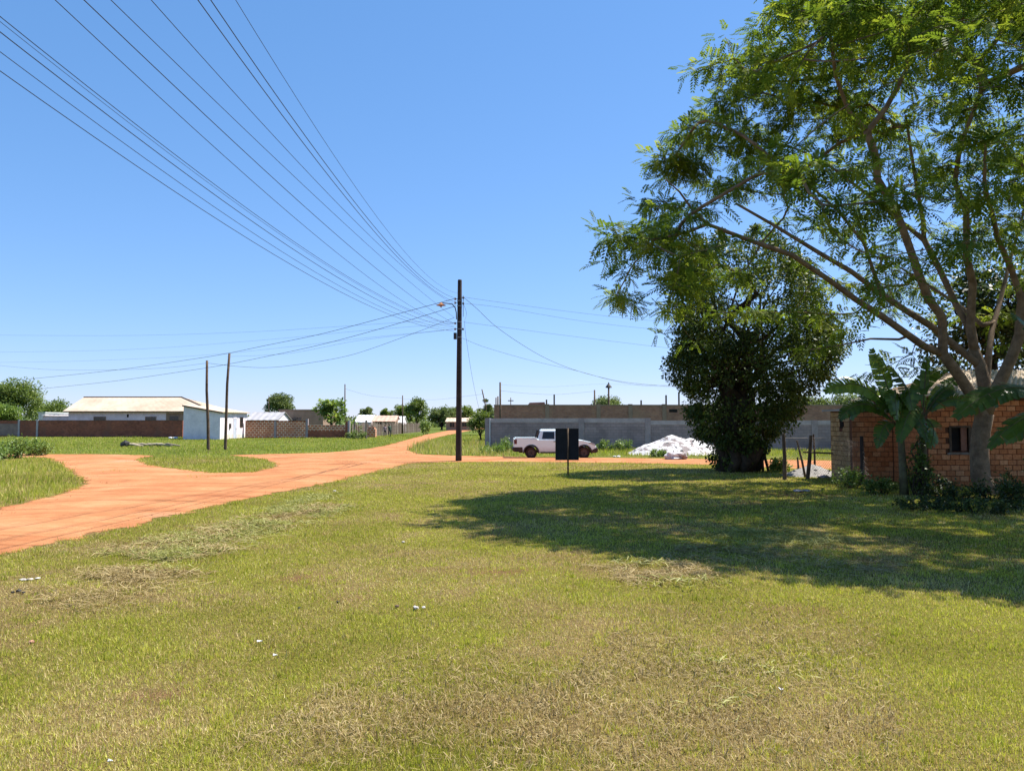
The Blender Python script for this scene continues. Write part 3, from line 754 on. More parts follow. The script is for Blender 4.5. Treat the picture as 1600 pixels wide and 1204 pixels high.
def span_over(sx, sy, ex, ey, mx, my, zE, r, label):
    """cable from the pole over the lawn to beyond the camera, hung as a parabola through three surveyed points"""
    S = at(sx, sy, POLE_Y - 0.15); E = atz(ex, ey, zE)
    h = Vector((E.x - S.x, E.y - S.y)); nrm = Vector((-h.y, h.x))
    d = ray(mx, my); t = (nrm.x * S.x + nrm.y * S.y) / (nrm.x * d.x + nrm.y * d.y)
    Mp = Vector((d.x * t, d.y * t, CAM_H + d.z * t))
    tm = ((Mp.x - S.x) * h.x + (Mp.y - S.y) * h.y) / h.length_squared
    A = np.array([[1, 1], [tm, tm * tm]]); ab = np.linalg.solve(A, [E.z - S.z, Mp.z - S.z])
    te = (S.y + 4) / (S.y - E.y)
    pts = []
    for i in range(41):
        q = te * i / 40
        if q <= 1: z = S.z + ab[0] * q + ab[1] * q * q
        else:
            sl = ab[0] + 2 * ab[1]; z = E.z + sl * (q - 1)
        pts.append(Vector((S.x + h.x * q, S.y + h.y * q, z)))
    cable(pts, r, label, 'cables running from the pole over the lawn')
T = 'overhead cable leaving the photo through its top edge, '
span_over(716, 458, 368, 0, 621, 380, 7.7, 0.008, T + 'faintest, far right')
span_over(713, 466, 329, 0, 607, 380, 7.6, 0.013, T + 'right one of the close pair')
span_over(712, 472, 309, 0, 601, 380, 7.5, 0.013, T + 'left one of the close pair')
span_over(711, 476, 236, 0, 590, 380, 7.4, 0.010, T + 'just left of the close pair')
span_over(710, 496, 173, 0, 572, 380, 7.2, 0.010, T + 'third from the left')
span_over(709, 505, 131, 0, 541, 380, 7.0, 0.012, T + 'second from the left, dark')
span_over(709, 510, 86, 0, 508, 380, 6.9, 0.010, T + 'leftmost of seven')
T = 'overhead cable leaving the photo by its upper left edge, '
span_over(709, 505, 0, 26, 463, 380, 7.0, 0.011, T + 'topmost of five')
span_over(709, 507, 0, 34, 458, 380, 6.95, 0.007, T + 'thin, just under the topmost')
span_over(709, 511, 0, 50, 444, 380, 6.9, 0.013, T + 'third from the top, thick')
span_over(709, 514, 0, 81, 420, 380, 6.8, 0.010, T + 'fourth from the top')
span_over(709, 517, 0, 111, 399, 380, 6.7, 0.012, T + 'lowest of five')
def px_cable(pp, y0, y1, r, label, group):
    n = len(pp); x0 = pp[0][0]; x1 = pp[-1][0]
    P = [at(px, py, y0 + (y1 - y0) * ((px - x0) / (x1 - x0) if x1 != x0 else i / (n - 1))) for i, (px, py) in enumerate(pp)]
    cable([Vector(p) for p in smooth_poly(P)], r, label, group)
G = 'cables running from the pole to the left'
px_cable([(712, 466), (690, 472), (600, 496), (500, 522), (413, 540), (355, 552), (300, 561), (180, 578), (35, 593), (-60, 602)], 38.6, 80, 0.026, 'dark cable sagging from pole top leftwards to the far left tree', G)
px_cable([(712, 478), (640, 500), (560, 523), (490, 541), (420, 556), (355, 569), (300, 578), (180, 595), (55, 608), (-60, 619)], 38.6, 80, 0.024, 'lower dark cable crossing behind both wooden posts toward the left tree', G)
px_cable([(710, 496), (640, 523), (550, 554), (475, 568), (419, 574), (368, 572), (324, 567)], 38.6, 53.5, 0.018, 'slack service cable from pole to the shorter wooden post', G)
px_cable([(324, 567), (250, 575), (150, 578), (75, 577), (0, 571), (-80, 562)], 53.5, 75, 0.014, 'thin slack cable from shorter wooden post to the left edge', G)
px_cable([(711, 504), (640, 503), (400, 518), (200, 524), (0, 523.5), (-80, 523)], 38.6, 70, 0.010, 'faint cable nearly level from pole, uppermost at the left edge', G)
px_cable([(711, 505), (560, 517), (400, 532), (200, 546), (0, 550), (-80, 551)], 38.6, 70, 0.009, 'faint cable second from the top at the left edge', G)
px_cable([(711, 514), (560, 529), (450, 542), (300, 556), (120, 564), (0, 566), (-80, 567)], 38.6, 72, 0.009, 'faint cable third from the top at the left edge', G)
px_cable([(711, 514), (560, 532), (450, 552), (355, 557)], 38.6, 54.3, 0.010, 'thin cable from pole to the top of the taller wooden post', G)
G = 'cables running from the pole to the right'
px_cable([(724, 464), (780, 472), (900, 488), (1010, 500), (1120, 508)], 38.6, 55, 0.012, 'uppermost thin cable from pole toward the dark tree', G)
px_cable([(724, 474), (780, 480), (900, 500), (1000, 512), (1120, 522)], 38.6, 55, 0.012, 'second cable from pole toward the dark tree', G)
px_cable([(724, 503), (800, 513), (900, 526), (1040, 543), (1150, 554)], 38.6, 55, 0.012, 'third cable from pole toward the dark tree, level with the arm bolts', G)
px_cable([(724, 464), (745, 482), (775, 510), (820, 541), (860, 563), (905, 580), (960, 594), (1005, 600), (1060, 604), (1110, 606)], 38.6, 54, 0.020, 'thick slack cable curving down from pole toward the grey wall', G)
px_cable([(722, 528), (760, 543), (830, 563), (905, 580), (960, 595), (1010, 602), (1080, 600)], 38.6, 54, 0.013, 'lower slack cable meeting the thick curving one', G)
px_cable([(724, 474), (729, 490), (726, 505), (730, 540), (738, 590), (746, 628), (750, 645)], 38.6, 52, 0.014, 'loose cable hanging down beside the pole', 'hanging cables')

# ------------------------------------------------------------------ two wooden posts on the field
def post(name, label, pts, Y, r0, r1, mat='wood', group=None, cat='post', sides=8):
    P = [at(px, py, Y) for px, py in pts]; b = Vector((P[0].x, Y, 0))
    o = MB().tube([(0, 0, -0.15)] + [Vector(p) - b for p in P], np.linspace(r0, r1, len(P) + 1).tolist(), sides).build(name, M[mat], None, b, smooth=True)
    return tag(o, label, cat, group)
post('wooden_post', 'shorter straight wooden post on the grass before the small white house', [(325.5, 703), (325, 660), (323, 610), (323.5, 563)], 53.5, 0.125, 0.085, 'wood', 'bare wooden posts on the grass')
post('wooden_post', 'taller leaning wooden post before the door of the small white house', [(352, 701), (353.5, 650), (355, 600), (358.5, 552)], 54.3, 0.12, 0.085, 'wood', 'bare wooden posts on the grass')

# ------------------------------------------------------------------ signboard seen from behind
def build_sign():
    b = gp(887.5, 742.5)
    r = thing('signboard', 'black signboard seen from behind on one thin post in front of the pickup', 'sign', b, 0.02)
    s = b.y / F
    z0 = at(887, 718.5, b.y).z; z1 = at(887, 669, b.y).z
    MB().box(-19.5 * s, 17 * s, 0.02, 0.035, z0, z1).build('panel', mat_plain('sign_black', (0.012, 0.014, 0.02), (0.02, 0.022, 0.03), 3, 0.7, 0.2, 0.1), r)
    fr = MB().box(-19.5 * s, 17 * s, 0.0, 0.02, z0, z0 + 0.02).box(-19.5 * s, 17 * s, 0, 0.02, z1 - 0.02, z1).box(-19.5 * s, -19.5 * s + 0.02, 0, 0.02, z0 + 0.02, z1 - 0.02).box(17 * s - 0.02, 17 * s, 0, 0.02, z0 + 0.02, z1 - 0.02)
    fr.build('frame', M['iron'], r)
    MB().tube([(0, -0.02, -0.1), (0, -0.02, z1 + 0.01)], 0.032, 8).build('post', M['wood'], r, smooth=True)
build_sign()

# ------------------------------------------------------------------ pickup
def build_pickup():
    k = NT('dusty_white_paint')
    sp = k.n('ShaderNodeSeparateXYZ'); k.l(k.coords(), sp.inputs[0])
    z = k.math('ADD', sp.outputs[2], k.math('MULTIPLY', k.math('SUBTRACT', k.noise(3, 5), 0.5), 0.3))
    f = k.ramp(z, [(0.35, 0.62), (0.48, 0.34), (0.62, 0.08), (0.74, 0.0)])
    col = k.mix(f, (0.76, 0.88, 0.89), (0.42, 0.31, 0.22))
    white = k.finish(k.bsdf(col, k.ramp(f, [(0, 0.25), (0.6, 0.8)]), 0.5).outputs[0])
    black = mat_plain('black_plastic', (0.025, 0.022, 0.022), (0.075, 0.04, 0.03), 4, 0.7, 0.3, 0.1)
    tyre = mat_plain('dusty_tyre', (0.06, 0.036, 0.03), (0.03, 0.022, 0.02), 6, 0.95, 0.1, 0.3)
    rimm = mat_plain('dusty_rim', (0.13, 0.08, 0.065), (0.08, 0.055, 0.05), 6, 0.7, 0.4, 0.1)
    red = mat_plain('tail_lamp', (0.22, 0.012, 0.01), (0.10, 0.01, 0.01), 6, 0.2, 0.5, 0)
    lens = mat_plain('headlamp_glass', (0.55, 0.56, 0.58), (0.35, 0.35, 0.37), 9, 0.1, 0.6, 0)
    b = gp(869, 716); b.y += 0.75
    r = thing('pickup_truck', 'white single-cab pickup truck with red dust on its sides parked by the grey wall', 'pickup', b, 0.015)
    wx = (-1.36, 1.50)
    def arch(cx, R=0.40, z=0.30):
        return [(cx + R * math.cos(math.pi * i / 14), z + R * math.sin(math.pi * i / 14)) for i in range(15)]
    low = [(2.02, 0.30)] + arch(wx[1]) + [(1.02, 0.27), (-0.86, 0.29)] + arch(wx[0]) + [(-1.84, 0.36), (-2.20, 0.40), (-2.27, 0.56), (-2.28, 0.98), (-2.22, 1.10), (-1.02, 1.07)]
    low += [(-0.98, 1.02), (0.82, 1.00), (0.95, 1.01), (1.45, 0.98), (1.85, 0.89), (2.06, 0.78), (2.15, 0.64), (2.18, 0.40)]
    def half_ring(cx, cz, r0, r1, y0, y1, n=18):
        m = MB(); vs = []; fs = []
        for i in range(n + 1):
            a = math.pi * (i / n) * 1.06 - 0.09
            for rr, yy in ((r0, y0), (r1, y0), (r1, y1), (r0, y1)): vs.append((cx + rr * math.cos(a), yy, cz + rr * math.sin(a)))
        for i in range(n):
            for j in range(4): fs.append((4 * i + j, 4 * i + (j + 1) % 4, 4 * i + 4 + (j + 1) % 4, 4 * i + 4 + j))
        fs += [(0, 1, 2, 3), (4 * n + 3, 4 * n + 2, 4 * n + 1, 4 * n)]
        return m.add(vs, fs)
    body = MB().prism_y(low, -0.80, 0.80).build('body', white, r, bevel=0.035)
    # flat black sheet between the rails imitates the shaded inside of the bed
    MB().box(-2.16, -1.08, -0.68, 0.68, 1.085, 1.10).build('bed_shade_sheet', black, r)
    MB().box(-2.23, -1.05, -0.80, -0.70, 1.085, 1.125).build('bed_rail', white, r, bevel=0.015)
    MB().box(-2.23, -1.05, 0.70, 0.80, 1.085, 1.125).build('bed_rail', white, r, bevel=0.015)
    MB().box(-2.31, -2.275, -0.70, 0.70, 0.60, 1.09).build('tailgate', white, r, bevel=0.015)
    # cab: tapered house
    def cabring(x0, x1, w, z): return [(x0, -w, z), (x1, -w, z), (x1, w, z), (x0, w, z)]
    v = cabring(-1.04, 0.84, 0.775, 1.0) + cabring(-0.86, 0.18, 0.64, 1.50) + cabring(-0.78, 0.08, 0.56, 1.565)
    fs = [(8, 9, 10, 11)]
    for a in (0, 4):
        fs += [(a + i, a + (i + 1) % 4, a + 4 + (i + 1) % 4, a + 4 + i) for i in range(4)]
    MB().add(v, fs).build('cab', white, r, bevel=0.03)
    def side_pt(x, z, s, e=0.008):
        w = 0.775 + (0.64 - 0.775) * (z - 1.0) / 0.5 + e; return (x, s * w, z)
    for s in (-1, 1):
        q = [(-0.78, 1.06), (-0.10, 1.05), (-0.10, 1.44), (-0.70, 1.44)]
        MB().add([side_pt(x, z, s) for x, z in q] + [side_pt(x, z, s, -0.03) for x, z in q], [(0, 1, 2, 3), (4, 7, 6, 5), (0, 4, 5, 1), (1, 5, 6, 2), (2, 6, 7, 3), (3, 7, 4, 0)]).build('side_window', M['glass'], r)
        q = [(-0.02, 1.05), (0.66, 1.05), (0.18, 1.44), (-0.02, 1.44)]
        MB().add([side_pt(x, z, s) for x, z in q] + [side_pt(x, z, s, -0.03) for x, z in q], [(0, 1, 2, 3), (4, 7, 6, 5), (0, 4, 5, 1), (1, 5, 6, 2), (2, 6, 7, 3), (3, 7, 4, 0)]).build('side_window', M['glass'], r)
        MB().box(-0.16, -0.04, s * 0.815 - 0.012, s * 0.815 + 0.012, 0.90, 0.93).build('door_handle', black, r)
        MB().box(0.50, 0.64, min(s * 0.80, s * 0.96), max(s * 0.80, s * 0.96), 1.04, 1.18).build('wing_mirror', black, r, bevel=0.02)
        MB().box(-2.285, -2.13, s * 0.805 - 0.012, s * 0.805 + 0.012, 0.78, 1.03).build('tail_lamp', red, r, bevel=0.01)
        MB().add([(1.72, s * 0.812, 0.83), (2.06, s * 0.805, 0.70), (2.12, s * 0.80, 0.72), (2.05, s * 0.80, 0.80), (1.85, s * 0.81, 0.885),
                  (1.72, s * 0.77, 0.83), (2.06, s * 0.76, 0.70), (2.12, s * 0.76, 0.72), (2.05, s * 0.76, 0.80), (1.85, s * 0.76, 0.885)],
                 [(0, 1, 2, 3, 4), (9, 8, 7, 6, 5)] + [(i, i + 5, (i + 1) % 5 + 5, (i + 1) % 5) for i in range(5)]).build('headlight', lens, r)
        for cx in wx:
            half_ring(cx, 0.31, 0.37, 0.44, min(s * 0.785, s * 0.822), max(s * 0.785, s * 0.822)).build('wheel_arch_trim', black, r)
            w = MB().disc_y(cx, 0.31, 0.19, 0.31, min(s * 0.60, s * 0.79), max(s * 0.60, s * 0.79), 28).build('tyre', tyre, r, bevel=0.025)
            rm = MB().disc_y(cx, 0.31, 0.03, 0.19, min(s * 0.62, s * 0.755), max(s * 0.62, s * 0.755), 20).build('rim', rimm, w)
            sp_ = MB()
            for j in range(6):
                a = j * math.pi / 3; sp_.tube([(cx + 0.04 * math.cos(a), s * 0.765, 0.31 + 0.04 * math.sin(a)), (cx + 0.18 * math.cos(a), s * 0.765, 0.31 + 0.18 * math.sin(a))], 0.022, 5)
            sp_.build('spoke', rimm, w)
        MB().box(-0.86, 1.02, s * 0.805 - 0.01, s * 0.805 + 0.01, 0.28, 0.36).build('sill_trim', black, r)
    # windscreen and rear pane lie on the cab slopes
    def slope(x0, z0, w0, x1, z1, w1, t, nx, nz):
        o = (nx * 0.008, nz * 0.008); q = lambda a, b: (x0 + (x1 - x0) * a, z0 + (z1 - z0) * a, (w0 + (w1 - w0) * a) * b)
        c = [q(0.10, -0.9), q(0.10, 0.9), q(0.93, 0.9), q(0.93, -0.9)]
        vs = [(x + o[0], y, z + o[1]) for x, z, y in c] + [(x - nx * t, y, z - nz * t) for x, z, y in c]
        return MB().add(vs, [(0, 1, 2, 3), (4, 7, 6, 5), (0, 4, 5, 1), (1, 5, 6, 2), (2, 6, 7, 3), (3, 7, 4, 0)])
    slope(0.84, 1.0, 0.775, 0.18, 1.5, 0.64, 0.02, 0.6, 0.8).build('windscreen', M['glass'], r)
    slope(-1.04, 1.0, 0.775, -0.86, 1.5, 0.64, 0.02, -0.94, 0.34).build('rear_window', M['glass'], r)
    MB().prism_y([(2.12, 0.30), (2.24, 0.36), (2.25, 0.52), (2.18, 0.60), (1.92, 0.46), (1.90, 0.30)], -0.82, 0.82).build('front_bumper', black, r, bevel=0.03)
    MB().prism_y([(-2.22, 0.36), (-2.36, 0.40), (-2.36, 0.56), (-2.26, 0.62), (-1.82, 0.62), (-1.80, 0.36)], -0.81, 0.81).build('rear_bumper', black, r, bevel=0.03)
    MB().box(2.17, 2.20, -0.45, 0.45, 0.58, 0.68).build('grille', black, r)
    MB().tube([(-1.07, -0.66, 1.08), (-0.97, -0.64, 1.52), (-0.97, 0.64, 1.52), (-1.07, 0.66, 1.08)], 0.03, 8).build('roll_bar', black, r)
    for s in (-0.5, 0.5):
        MB().box(-0.74, 0.02, s - 0.02, s + 0.02, 1.57, 1.60).build('roof_rail', M['galv'], r)
    ax = MB()
    for cx in wx: ax.tube([(cx, -0.6, 0.31), (cx, 0.6, 0.31)], 0.05, 8)
    ax.box(-2.0, 1.9, -0.45, -0.35, 0.30, 0.40).box(-2.0, 1.9, 0.35, 0.45, 0.30, 0.40)
    ax.build('chassis', black, r)
build_pickup()

# ------------------------------------------------------------------ walls
def wall_run(root_name, label, cat, a, b, h, mat, thick=0.18, group=None):
    """empty at a, local x runs towards b"""
    a = Vector(a); b = Vector(b); d = b - a
    r = thing(root_name, label, cat, (a.x, a.y, 0), math.atan2(d.y, d.x), group)
    return r, d.length
# grey block wall with piers
def build_grey_wall():
    r, L = wall_run('block_wall', 'long grey concrete block wall with piers behind the pickup and rubble heap', 'wall', (-1.95, 56.2), (23.5, 52.6), 2.3, None)
    step = 11.7; h1, h2 = 2.22, 2.06
    MB().box(0.35, step, -0.08, 0.08, -0.1, h1 - 0.30).build('panel', M['block'], r)
    MB().box(step, L, -0.08, 0.08, -0.1, h2 - 0.30).build('panel', M['block'], r)
    MB().box(0.35, step, -0.10, 0.10, h1 - 0.30, h1).build('coping_beam', M['cement_light'], r)
    MB().box(step, L, -0.10, 0.10, h2 - 0.30, h2).build('coping_beam', M['cement_light'], r)
    MB().box(0.0, 0.35, -0.14, 0.14, -0.1, h1 + 0.02).build('pier', M['grey_plaster'], r)
    MB().tube([(0.37, -0.16, -0.1), (0.37, -0.16, h1)], 0.035, 6).build('white_pipe', M['roof_white'], r)
    for x in (7.0, 7.3, 11.7, 15.6, 19.4, 23.0):
        if x == 7.3: continue
        MB().box(x - 0.2, x + 0.2, -0.14, 0.14, -0.1, (h1 if x < 12 else h2) + 0.015).build('pier', M['grey_plaster'], r)
build_grey_wall()
# unfinished brown brick building behind it
def build_brick_shell():
    Y = 75.0; x0 = at(772, 640, Y).x; x1 = 34.0; h = at(800, 632, Y).z
    r = thing('brick_building', 'unfinished flat-topped brown brick building behind the grey wall', 'building', (x0, Y, 0))
    L = x1 - x0
    MB().box(0, L, 0, 0.2, -0.1, h - 0.12).build('wall', M['brick_brown'], r)
    MB().box(0, 0.2, 0.2, 12, -0.1, h - 0.12).build('wall', M['brick_brown'], r)
    MB().box(0, L, 11.8, 12, -0.1, h - 0.12).build('wall', M['brick_brown'], r)
    MB().box(-0.03, L, -0.03, 0.23, h - 0.12, h).build('top_beam', M['brown_plaster'], r)
    for px in (855, 935, 985, 1038):
        x = at(px, 640, Y).x - x0
        MB().box(x - 0.2, x + 0.2, -0.06, 0.26, -0.1, h + 0.06).build('column', M['brown_plaster'], r)
    x = at(1052, 640, Y).x - x0
    MB().box(x - 0.4, x + 0.4, -0.01, 0.05, h - 0.75, h - 0.45).build('opening', M['dark'], r)
    x = at(838, 630, Y).x - x0
    MB().add([(x - 0.9, 2, h - 0.1), (x - 0.6, 2, h + 0.25), (x + 0.9, 2, h + 0.3), (x + 1.0, 2, h - 0.1), (x - 0.9, 3, h - 0.1), (x - 0.6, 3, h + 0.25), (x + 0.9, 3, h + 0.3), (x + 1.0, 3, h - 0.1)],
             [(0, 1, 2, 3), (4, 5, 6, 7), (0, 1, 5, 4), (1, 2, 6, 5), (2, 3, 7, 6)]).build('brick_stack', M['brick_brown'], r)
    for px, py in ((854, 624), (866, 616), (1002, 625), (1041, 617), (1061, 612)):
        x = at(px, py, Y).x - x0; z = at(px, py, Y).z
        MB().box(x - 0.07, x + 0.07, 0.03, 0.17, h, z).build('rebar_column', M['wood'], r)
build_brick_shell()
# left brick wall along the field
def build_left_wall():
    r, L = wall_run('brick_wall', 'long dark red brick wall across the field before the hip-roofed white house', 'wall', (-82, 101.6), (-41.2, 96.2), 2.2, None)
    MB().box(0, L, 0, 0.2, -0.1, 2.08).build('masonry', M['brick_far'], r)
    MB().box(0, L, -0.02, 0.22, 2.08, 2.14).build('coping', M['roof_dark'], r)
    for x in (13.2, 18.6, 21.2):
        MB().box(x - 0.13, x + 0.13, -0.07, 0.0, -0.1, 2.25).build('pier', M['cement_light'], r)
    MB().box(9.0, 13.0, -0.03, 0, 0.3, 1.75).build('plaster_patch', mat_plain('pinkish_plaster', (0.30, 0.21, 0.18), (0.22, 0.15, 0.13), 1.5), r)
    MB().box(14.0, 18.4, -0.03, 0, 0.2, 1.70).build('plaster_patch', bpy.data.materials['pinkish_plaster'], r)
build_left_wall()
def build_mid_wall():
    x0 = at(383, 684, 92.5).x; x1 = at(546.5, 684, 92.5).x
    r = thing('brick_wall', 'pale-jointed red brick wall to the right of the small white house', 'wall', (x0, 92.5, 0)); L = x1 - x0
    s = L * 0.585
    MB().box(0, s, 0, 0.2, -0.1, 2.02).build('masonry', M['brick_mid'], r)
    MB().box(s, L - 0.25, 0, 0.2, -0.1, 1.56).build('masonry', M['brick_mid'], r)
    MB().box(s, L - 0.25, -0.02, 0.0, -0.1, 0.85).build('masonry', M['brick_far'], r)
    MB().box(0, s, -0.02, 0.22, 2.02, 2.09).build('coping', M['roof_dark'], r)
    for x, hh in ((s * 0.49, 2.0), (s + 0.05, 2.3)):
        MB().box(x - 0.14, x + 0.14, -0.05, 0.25, -0.1, hh).build('pier', M['grey_plaster'], r)
    MB().box(L - 0.5, L - 0.25, -0.05, 0.25, -0.1, 2.0).build('pier', M['brick_far'], r)
    MB().box(L - 0.25, L, -0.06, 0.26, -0.1, 2.1).build('pier', M['cement_light'], r)
build_mid_wall()

# ------------------------------------------------------------------ houses
def roof_sheet(mb, A, B, C, D, pitch=0.5, amp=0.02, thick=0.04):
    """corrugated sheet; A-B eave, D-C ridge; ribs run from eave to ridge"""
    A, B, C, D = map(Vector, (A, B, C, D)); n = max(8, int((B - A).length / pitch * 8)); nr = (B - A).cross(D - A).normalized()
    if nr.z < 0: nr = -nr
    vs = []; fs = []
    for i in range(n + 1):
        t = i / n; o = nr * (amp * math.sin(t * (B - A).length / pitch * 2 * math.pi))
        e = A.lerp(B, t) + o; q = D.lerp(C, t) + o
        vs += [e, q, e - nr * thick, q - nr * thick]
    for i in range(n):
        a = 4 * i; b = a + 4
        fs += [(a, b, b + 1, a + 1), (a + 2, a + 3, b + 3, b + 2), (a, a + 2, b + 2, b), (a + 1, b + 1, b + 3, a + 3)]
    fs += [(0, 1, 3, 2), (4 * n, 4 * n + 2, 4 * n + 3, 4 * n + 1)]
    return mb.add(vs, fs)
def window_on(r, x0, x1, z0, z1, y, frame='white_plaster', pane='glass', bars=True, axis='y', s=-1):
    """window in the plane y (axis y) or x (axis x), proud of the wall by s"""
    def bx(a0, a1, d0, d1, z0_, z1_):
        return MB().box(a0, a1, min(d0, d1), max(d0, d1), z0_, z1_) if axis == 'y' else MB().box(min(d0, d1), max(d0, d1), a0, a1, z0_, z1_)
    w = bx(x0, x1, y, y + s * 0.02, z0, z1).build('window', M[pane], r)
    t = 0.06
    fr = MB()
    for a0, a1, c0, c1 in ((x0 - t, x0, z0 - t, z1 + t), (x1, x1 + t, z0 - t, z1 + t), (x0, x1, z0 - t, z0), (x0, x1, z1, z1 + t)) + (((0.5 * (x0 + x1) - 0.02, 0.5 * (x0 + x1) + 0.02, z0, z1),) if bars else ()):
        q = bx(a0, a1, y, y + s * 0.05, c0, c1); fr.add(q.v, q.f)
    fr.build('window_frame', M[frame], w)
    return w
def build_hip_house():
    Y = 104.0; X0 = at(98, 642, Y).x; X1 = at(333, 642, Y).x; D = 9.5
    r = thing('white_house', 'long white house with dusty beige hip roof behind the dark brick wall', 'house', (X0, Y, 0))
    L = X1 - X0; ze = at(98, 642, Y).z; zr = at(200, 620.5, Y + D / 2).z
    MB().box(0.5, L - 0.5, 0.5, D - 0.5, -0.1, ze - 0.05).build('wall', M['white_rough'], r)
    rx1 = at(284, 620, Y + D / 2).x - X0; rx0 = 0.15
    m = MB(); roof_sheet(m, (0, 0, ze), (L, 0, ze), (rx1, D / 2, zr), (rx0, D / 2, zr), 1.0, 0.004)
    m.build('roof', M['roof_beige'], r)
    m = MB(); roof_sheet(m, (L, D, ze), (0, D, ze), (rx0, D / 2, zr), (rx1, D / 2, zr), 1.0, 0.004)
    m.build('roof', M['roof_beige'], r)
    m = MB(); roof_sheet(m, (L, 0, ze), (L, D, ze), (rx1 + 0.05, D / 2 + 0.05, zr), (rx1 + 0.05, D / 2 - 0.05, zr), 0.9, 0.02); m.build('roof', M['roof_beige'], r)
    MB().add([(0.45, 0.5, ze - 0.06), (0.45, D - 0.5, ze - 0.06), (0.45, D / 2, zr - 0.2), (0.6, 0.5, ze - 0.06), (0.6, D - 0.5, ze - 0.06), (0.6, D / 2, zr - 0.2)], [(0, 1, 2), (3, 5, 4), (0, 3, 4, 1), (1, 4, 5, 2), (2, 5, 3, 0)]).build('gable', M['white_rough'], r)
    MB().tube([(rx0, D / 2, zr + 0.03), (rx1, D / 2, zr + 0.03)], 0.09, 6).build('ridge_cap', M['roof_dark'], r)
    MB().tube([(rx1, D / 2, zr + 0.03), (L, 0, ze + 0.03)], 0.09, 6).build('ridge_cap', M['roof_dark'], r)
    MB().box(0.1, L - 0.1, 0.02, 0.08, ze - 0.16, ze - 0.05).build('fascia', M['roof_dark'], r)
    for a, b, z0 in ((144, 162, 0), (225, 241, 0)):
        window_on(r, at(a, 650, Y).x - X0, at(b, 650, Y).x - X0, 1.2, at(150, 651.2, Y).z, 0.5, 'brown_plaster')
    w = at(197, 648, Y).x - X0
    MB().box(w - 0.1, w + 0.1, 0.44, 0.5, 2.55, 2.95).build('wall_lamp', M['dark'], r)
    p0 = at(257, 650, Y).x - X0
    MB().box(p0, L - 0.52, 0.47, 0.5, -0.1, ze - 0.25).build('porch', M['brown_plaster'], r)
    window_on(r, p0 + 0.5, p0 + 1.7, 1.2, 2.7, 0.47, 'brown_plaster')
    # low annex on the left
    ax = at(67, 650, Y + 2).x - X0
    MB().box(ax, 0.35, 2, D - 1, -0.1, 2.75).build('annex_wall', M['white_rough'], r)
    m = MB(); roof_sheet(m, (ax - 0.2, 1.7, 2.8), (0.3, 1.7, 2.95), (0.3, D - 0.8, 3.3), (ax - 0.2, D - 0.8, 3.1), 0.6, 0.02); m.build('annex_roof', M['roof_grey'], r)
build_hip_house()
def build_small_house():
    Y = 85.0; X1 = at(343.5, 686, Y).x; X0 = at(286, 686, Y).x; D = 8.6
    r = thing('small_white_house', 'small white flat-sided house with single-pitch roof, door and narrow window', 'house', (X1, Y, 0))
    W = X1 - X0; zl = at(286, 633.5, Y).z; zr = at(343, 643, Y).z
    m = MB()
    prof = [(-W, -0.1), (0, -0.1), (0, zr), (-W, zl)]
    m.prism_y(prof, 0, D).build('wall', M['white_plaster'], r)
    m = MB(); roof_sheet(m, (0.35, D + 0.15, zr - 0.02), (0.35, -0.15, zr - 0.02), (-W - 0.1, -0.15, zl + 0.1), (-W - 0.1, D + 0.15, zl + 0.1), 0.7, 0.02, 0.05)
    m.build('roof', M['roof_beige'], r)
    MB().add([(-W - 0.1, -0.19, zl - 0.08), (0.35, -0.19, zr - 0.2), (0.35, -0.19, zr - 0.06), (-W - 0.1, -0.19, zl + 0.06), (-W - 0.1, -0.155, zl - 0.08), (0.35, -0.155, zr - 0.2), (0.35, -0.155, zr - 0.06), (-W - 0.1, -0.155, zl + 0.06)],
             [(0, 1, 2, 3), (7, 6, 5, 4), (0, 4, 5, 1), (1, 5, 6, 2), (2, 6, 7, 3), (3, 7, 4, 0)]).build('fascia', M['roof_dark'], r)
    d = MB().box(0, 0.03, 4.0, 4.95, 0.0, 2.35).build('door', mat_plain('pale_blue_door', (0.55, 0.58, 0.66), (0.42, 0.45, 0.52), 2, 0.6, 0.3, 0.05), r)
    MB().box(0.03, 0.07, 4.82, 4.88, 1.05, 1.2).build('door_handle', M['iron'], d)
    MB().box(0, 0.05, 3.9, 4.0, 0, 2.45).box(0, 0.05, 4.95, 5.05, 0, 2.45).box(0, 0.05, 4.0, 4.95, 2.35, 2.45).build('door_frame', M['white_plaster'], d)
    window_on(r, 6.2, 7.1, 1.35, 2.45, 0.0, 'roof_dark', 'glass', True, 'x', 1)
    MB().box(0.0, 0.12, 2.7, 3.1, 1.2, 1.75).build('meter_box', M['iron'], r)
    MB().box(0.0, 0.015, 0.3, D - 0.2, 0, 0.5).build('dirt_skirt', mat_plain('dust_splash', (0.62, 0.5, 0.38), (0.7, 0.68, 0.65), 1.5), r)
build_small_house()
